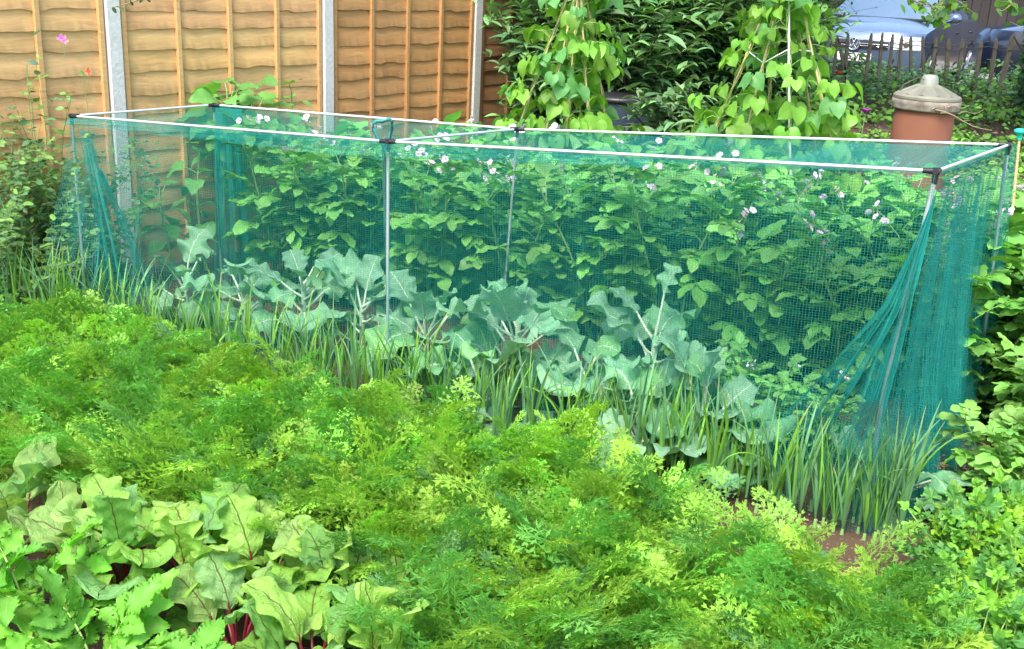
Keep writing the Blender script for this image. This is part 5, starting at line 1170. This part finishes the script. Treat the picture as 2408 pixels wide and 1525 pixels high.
for sg in (-1, 1):
    m = MB(); tube(m, [[1.25 + .0, sg * .70, .99], [1.3, sg * .2, 1.02]], .006, 5); m.build('wiper', M['blackplastic'], car)
    for hx in (2.25, 3.2): m = MB(); box(m, (hx - .08, sg * .875 - .012, .80), (hx + .06, sg * .875 + .012, .825)); m.build('door_handle', M['blackplastic'], car)
q = at_y(2372, 60, 15.0); pos2 = np.array([q[0], 15.0, float(ground_z(q[0], 15.0))])
make_car('parked_car', 'dark navy car at the right edge behind the picket fence, partly out of view', pos2 + [0, .95, 0], math.radians(-14), paint('navy_car_paint', (.012, .016, .04), .3, .3), False)
# light coloured car glimpsed left of the blue one
q = at_y(1905, 30, 19.5)

# dark weatherboarded garage behind the cars
m = MB(); g0 = gp(2050, 21.)
t = thing('garage', 'dark weathered timber garage wall behind the parked cars', 'garage', g0)
for i in range(70): w_ = .17; x0 = -5 + i * .175; box(m, (x0, .0 + .012 * (i % 2), 0), (x0 + .165, .06 + .012 * (i % 2), 2.6), col=np.array([.035, .028, .026]) * rng.uniform(.7, 1.3))
m.build('boards', plain('dark_boards', (.03, .026, .025), .8, usecol=True, nz=6, namt=.3, stretch=(6, 6, 1)), t, smooth=False)
m = MB(); m.add([(-5.3, -.5, 2.58), (7.6, -.5, 2.58), (7.6, 3, 3.6), (-5.3, 3, 3.6)], [[0, 1, 2, 3]]); m.add([(-5.3, -.5, 2.5), (7.6, -.5, 2.5), (7.6, 3, 3.52), (-5.3, 3, 3.52)], [[3, 2, 1, 0]]); m.build('roof', plain('roof_felt', (.04, .04, .042), .9, nz=20), t)
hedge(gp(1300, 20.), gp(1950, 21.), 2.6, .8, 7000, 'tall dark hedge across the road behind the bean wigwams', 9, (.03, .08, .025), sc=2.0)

# trees whose crowns hang over the far end (trunks hidden behind the hedge)
def tree(p, trunk_h, crown_c, crown_r, n, label, seed, col, sc=2.0, lowcut=None):
    r = np.random.default_rng(seed); p = np.array(p, float); t = thing('tree', label, 'tree', p); st = MB(); fo = MB(); cc = np.array(crown_c, float)
    tube(st, [[0, 0, -.1], [.03, .02, trunk_h * .5], cc * [.6, .6, 0] + [0, 0, trunk_h], cc], [.13, .11, .09, .03], 9)
    Pn = []
    for k in range(26):
        d = norm(r.normal(0, 1, 3) * [1, 1, .6]); e = cc + d * crown_r * r.uniform(.6, 1.); s0 = cc * [.6, .6, 0] + [0, 0, trunk_h]; mid = (s0 + e) / 2 + r.normal(0, .1, 3); q = np.linspace(0, 1, 8)[:, None]; B_ = s0 * (1 - q) ** 2 + 2 * mid * q * (1 - q) + e * q ** 2; tube(st, B_, np.linspace(.035, .006, 8), 5)
        for j in range(n // 26): b = B_[int(r.integers(2, 8))] + r.normal(0, .26, 3); Pn.append(b)
    Pn = np.array(Pn)
    if lowcut is not None: Pn = Pn[Pn[:, 2] > lowcut + .1 * np.sin(Pn[:, 0] * 4)]
    scatter_leaves(fo, Pn, np.array([0, -.3, .9]), r.uniform(.7, 1.3, len(Pn)) * sc, vary(col, len(Pn), r, .25), OVL, r)
    fo.build('crown', M['small'], t); st.build('trunk', M['bark'], t)
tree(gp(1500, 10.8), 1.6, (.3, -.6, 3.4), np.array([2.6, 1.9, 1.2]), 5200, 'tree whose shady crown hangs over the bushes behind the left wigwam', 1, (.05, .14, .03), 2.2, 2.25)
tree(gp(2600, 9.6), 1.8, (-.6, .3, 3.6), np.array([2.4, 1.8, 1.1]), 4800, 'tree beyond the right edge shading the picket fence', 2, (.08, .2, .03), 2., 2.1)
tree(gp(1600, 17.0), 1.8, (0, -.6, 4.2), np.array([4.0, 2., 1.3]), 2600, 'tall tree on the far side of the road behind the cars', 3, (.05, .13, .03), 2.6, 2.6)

# hanging sprays of leaves at the upper right and left
RND = [leaf(.058, .046, P_OVAL, 2, 5, fold=.15, bend=.4, seed=i) for i in range(3)]
def spray(px0, py0, px1, py1, Y, n, label, seed, sc=1., wid=16, tpl=RND, col=(.13, .28, .03)):
    r = np.random.default_rng(seed); a_ = at_y(px0, py0, Y); b_ = at_y(px1, py1, Y); t = thing('overhanging_branch', label, 'branch', a_, 0); q = np.linspace(0, 1, 14)[:, None]; P = a_ * (1 - q) + b_ * q + np.c_[.04 * np.sin(q * 5 + seed), .05 * np.sin(q * 4), -.03 * np.sin(q * PI)] - a_
    st = MB(); fo = MB(); tube(st, P, np.linspace(.006, .002, 14), 5, (.2, .15, .08)); d = norm(P[-1] - P[0]); wm = wid / F0 * Y
    for k in range(n):
        c = P[int(r.integers(1, 14))] ; e = c + r.normal(0, 1, 3) * [wm, wm, wm * .8]; tube(st, [c, e], [.002, .0012], 4, (.2, .22, .08), cap=False); inst(fo, tpl[int(r.integers(3))], frame(e, r.normal(0, 1, 3) * [1, .6, .6] + [0, 0, -.7], [0, -.8, .7] + r.normal(0, .4, 3), sc * r.uniform(.7, 1.2)), vary(col if r.random() < .7 else (.06, .15, .03), 1, r, .2)[0])
    fo.build('foliage', M['bean'], t); st.build('twig', M['stem'], t)
spray(2230, -60, 2222, 62, 7.0, 40, 'leafy twig hanging lowest in front of the car wing mirror', 1, wid=14)
spray(2130, -50, 2185, 14, 7.0, 26, 'leafy twig hanging before the top of the windscreen', 2, wid=14)
spray(2270, -60, 2255, 20, 7.1, 16, 'short leafy twig above the car side window', 3, wid=14)
spray(2420, -80, 2345, 24, 6.8, 26, 'bright leafy twig at the top right corner', 4, wid=16)
spray(2470, -60, 2410, 65, 6.9, 40, 'dark drooping twig on the right edge', 5, wid=20, col=(.05, .12, .03))
spray(330, -60, 292, 18, 5.6, 14, 'small dark leaf spray hanging at the top edge before the fence', 6, .75, 9, SPT, (.05, .13, .05))
spray(2010, -80, 1960, 35, 11.0, 110, 'fine twiggy branch crossing left of the car windscreen', 7, .8, 26, SPT, (.03, .08, .03))

# ------------------------------------------------------------------ light, world, camera
sun_el, sun_az = math.radians(58), math.radians(205)      # azimuth from +Y clockwise
w = bpy.data.worlds.new('World'); scene.world = w; w.use_nodes = True; nt = w.node_tree; nt.nodes.clear()
sky = nt.nodes.new('ShaderNodeTexSky'); sky.sky_type = 'NISHITA'; sky.sun_disc = False; sky.sun_elevation = sun_el; sky.sun_rotation = sun_az; sky.dust_density = 2.5; sky.air_density = 1.0
bg = nt.nodes.new('ShaderNodeBackground'); bg.inputs[1].default_value = .15; ow = nt.nodes.new('ShaderNodeOutputWorld'); nt.links.new(sky.outputs[0], bg.inputs[0]); nt.links.new(bg.outputs[0], ow.inputs[0])
ld = bpy.data.lights.new('sun', 'SUN'); ld.energy = 1.9; ld.angle = math.radians(24); ld.color = (1, .96, .9); so = bpy.data.objects.new('sun', ld); C.objects.link(so)
sd_ = Vector((math.sin(sun_az) * math.cos(sun_el), math.cos(sun_az) * math.cos(sun_el), math.sin(sun_el))); so.rotation_euler = sd_.to_track_quat('Z', 'Y').to_euler()
cd = bpy.data.cameras.new('camera'); cam = bpy.data.objects.new('camera', cd); C.objects.link(cam); scene.camera = cam
cd.sensor_fit = 'HORIZONTAL'; cd.sensor_width = 36; cd.lens = 36 * F0 / 2408; cd.clip_end = 400; cd.clip_start = .05
Mc = Matrix.Identity(4)
for i in range(3):
    for j in range(3): Mc[i][j] = R[i, j]
Mc.translation = Vector(CAM); cam.matrix_world = Mc
scene.render.engine = 'CYCLES'
scene.cycles.max_bounces = 7; scene.cycles.diffuse_bounces = 3; scene.cycles.transmission_bounces = 4; scene.cycles.glossy_bounces = 3; scene.cycles.transparent_max_bounces = 8
scene.cycles.use_denoising = True; scene.cycles.use_adaptive_sampling = True; scene.cycles.adaptive_threshold = .02
scene.view_settings.view_transform = 'Standard'; scene.view_settings.look = 'None'; scene.view_settings.exposure = 1.78; scene.view_settings.gamma = 1
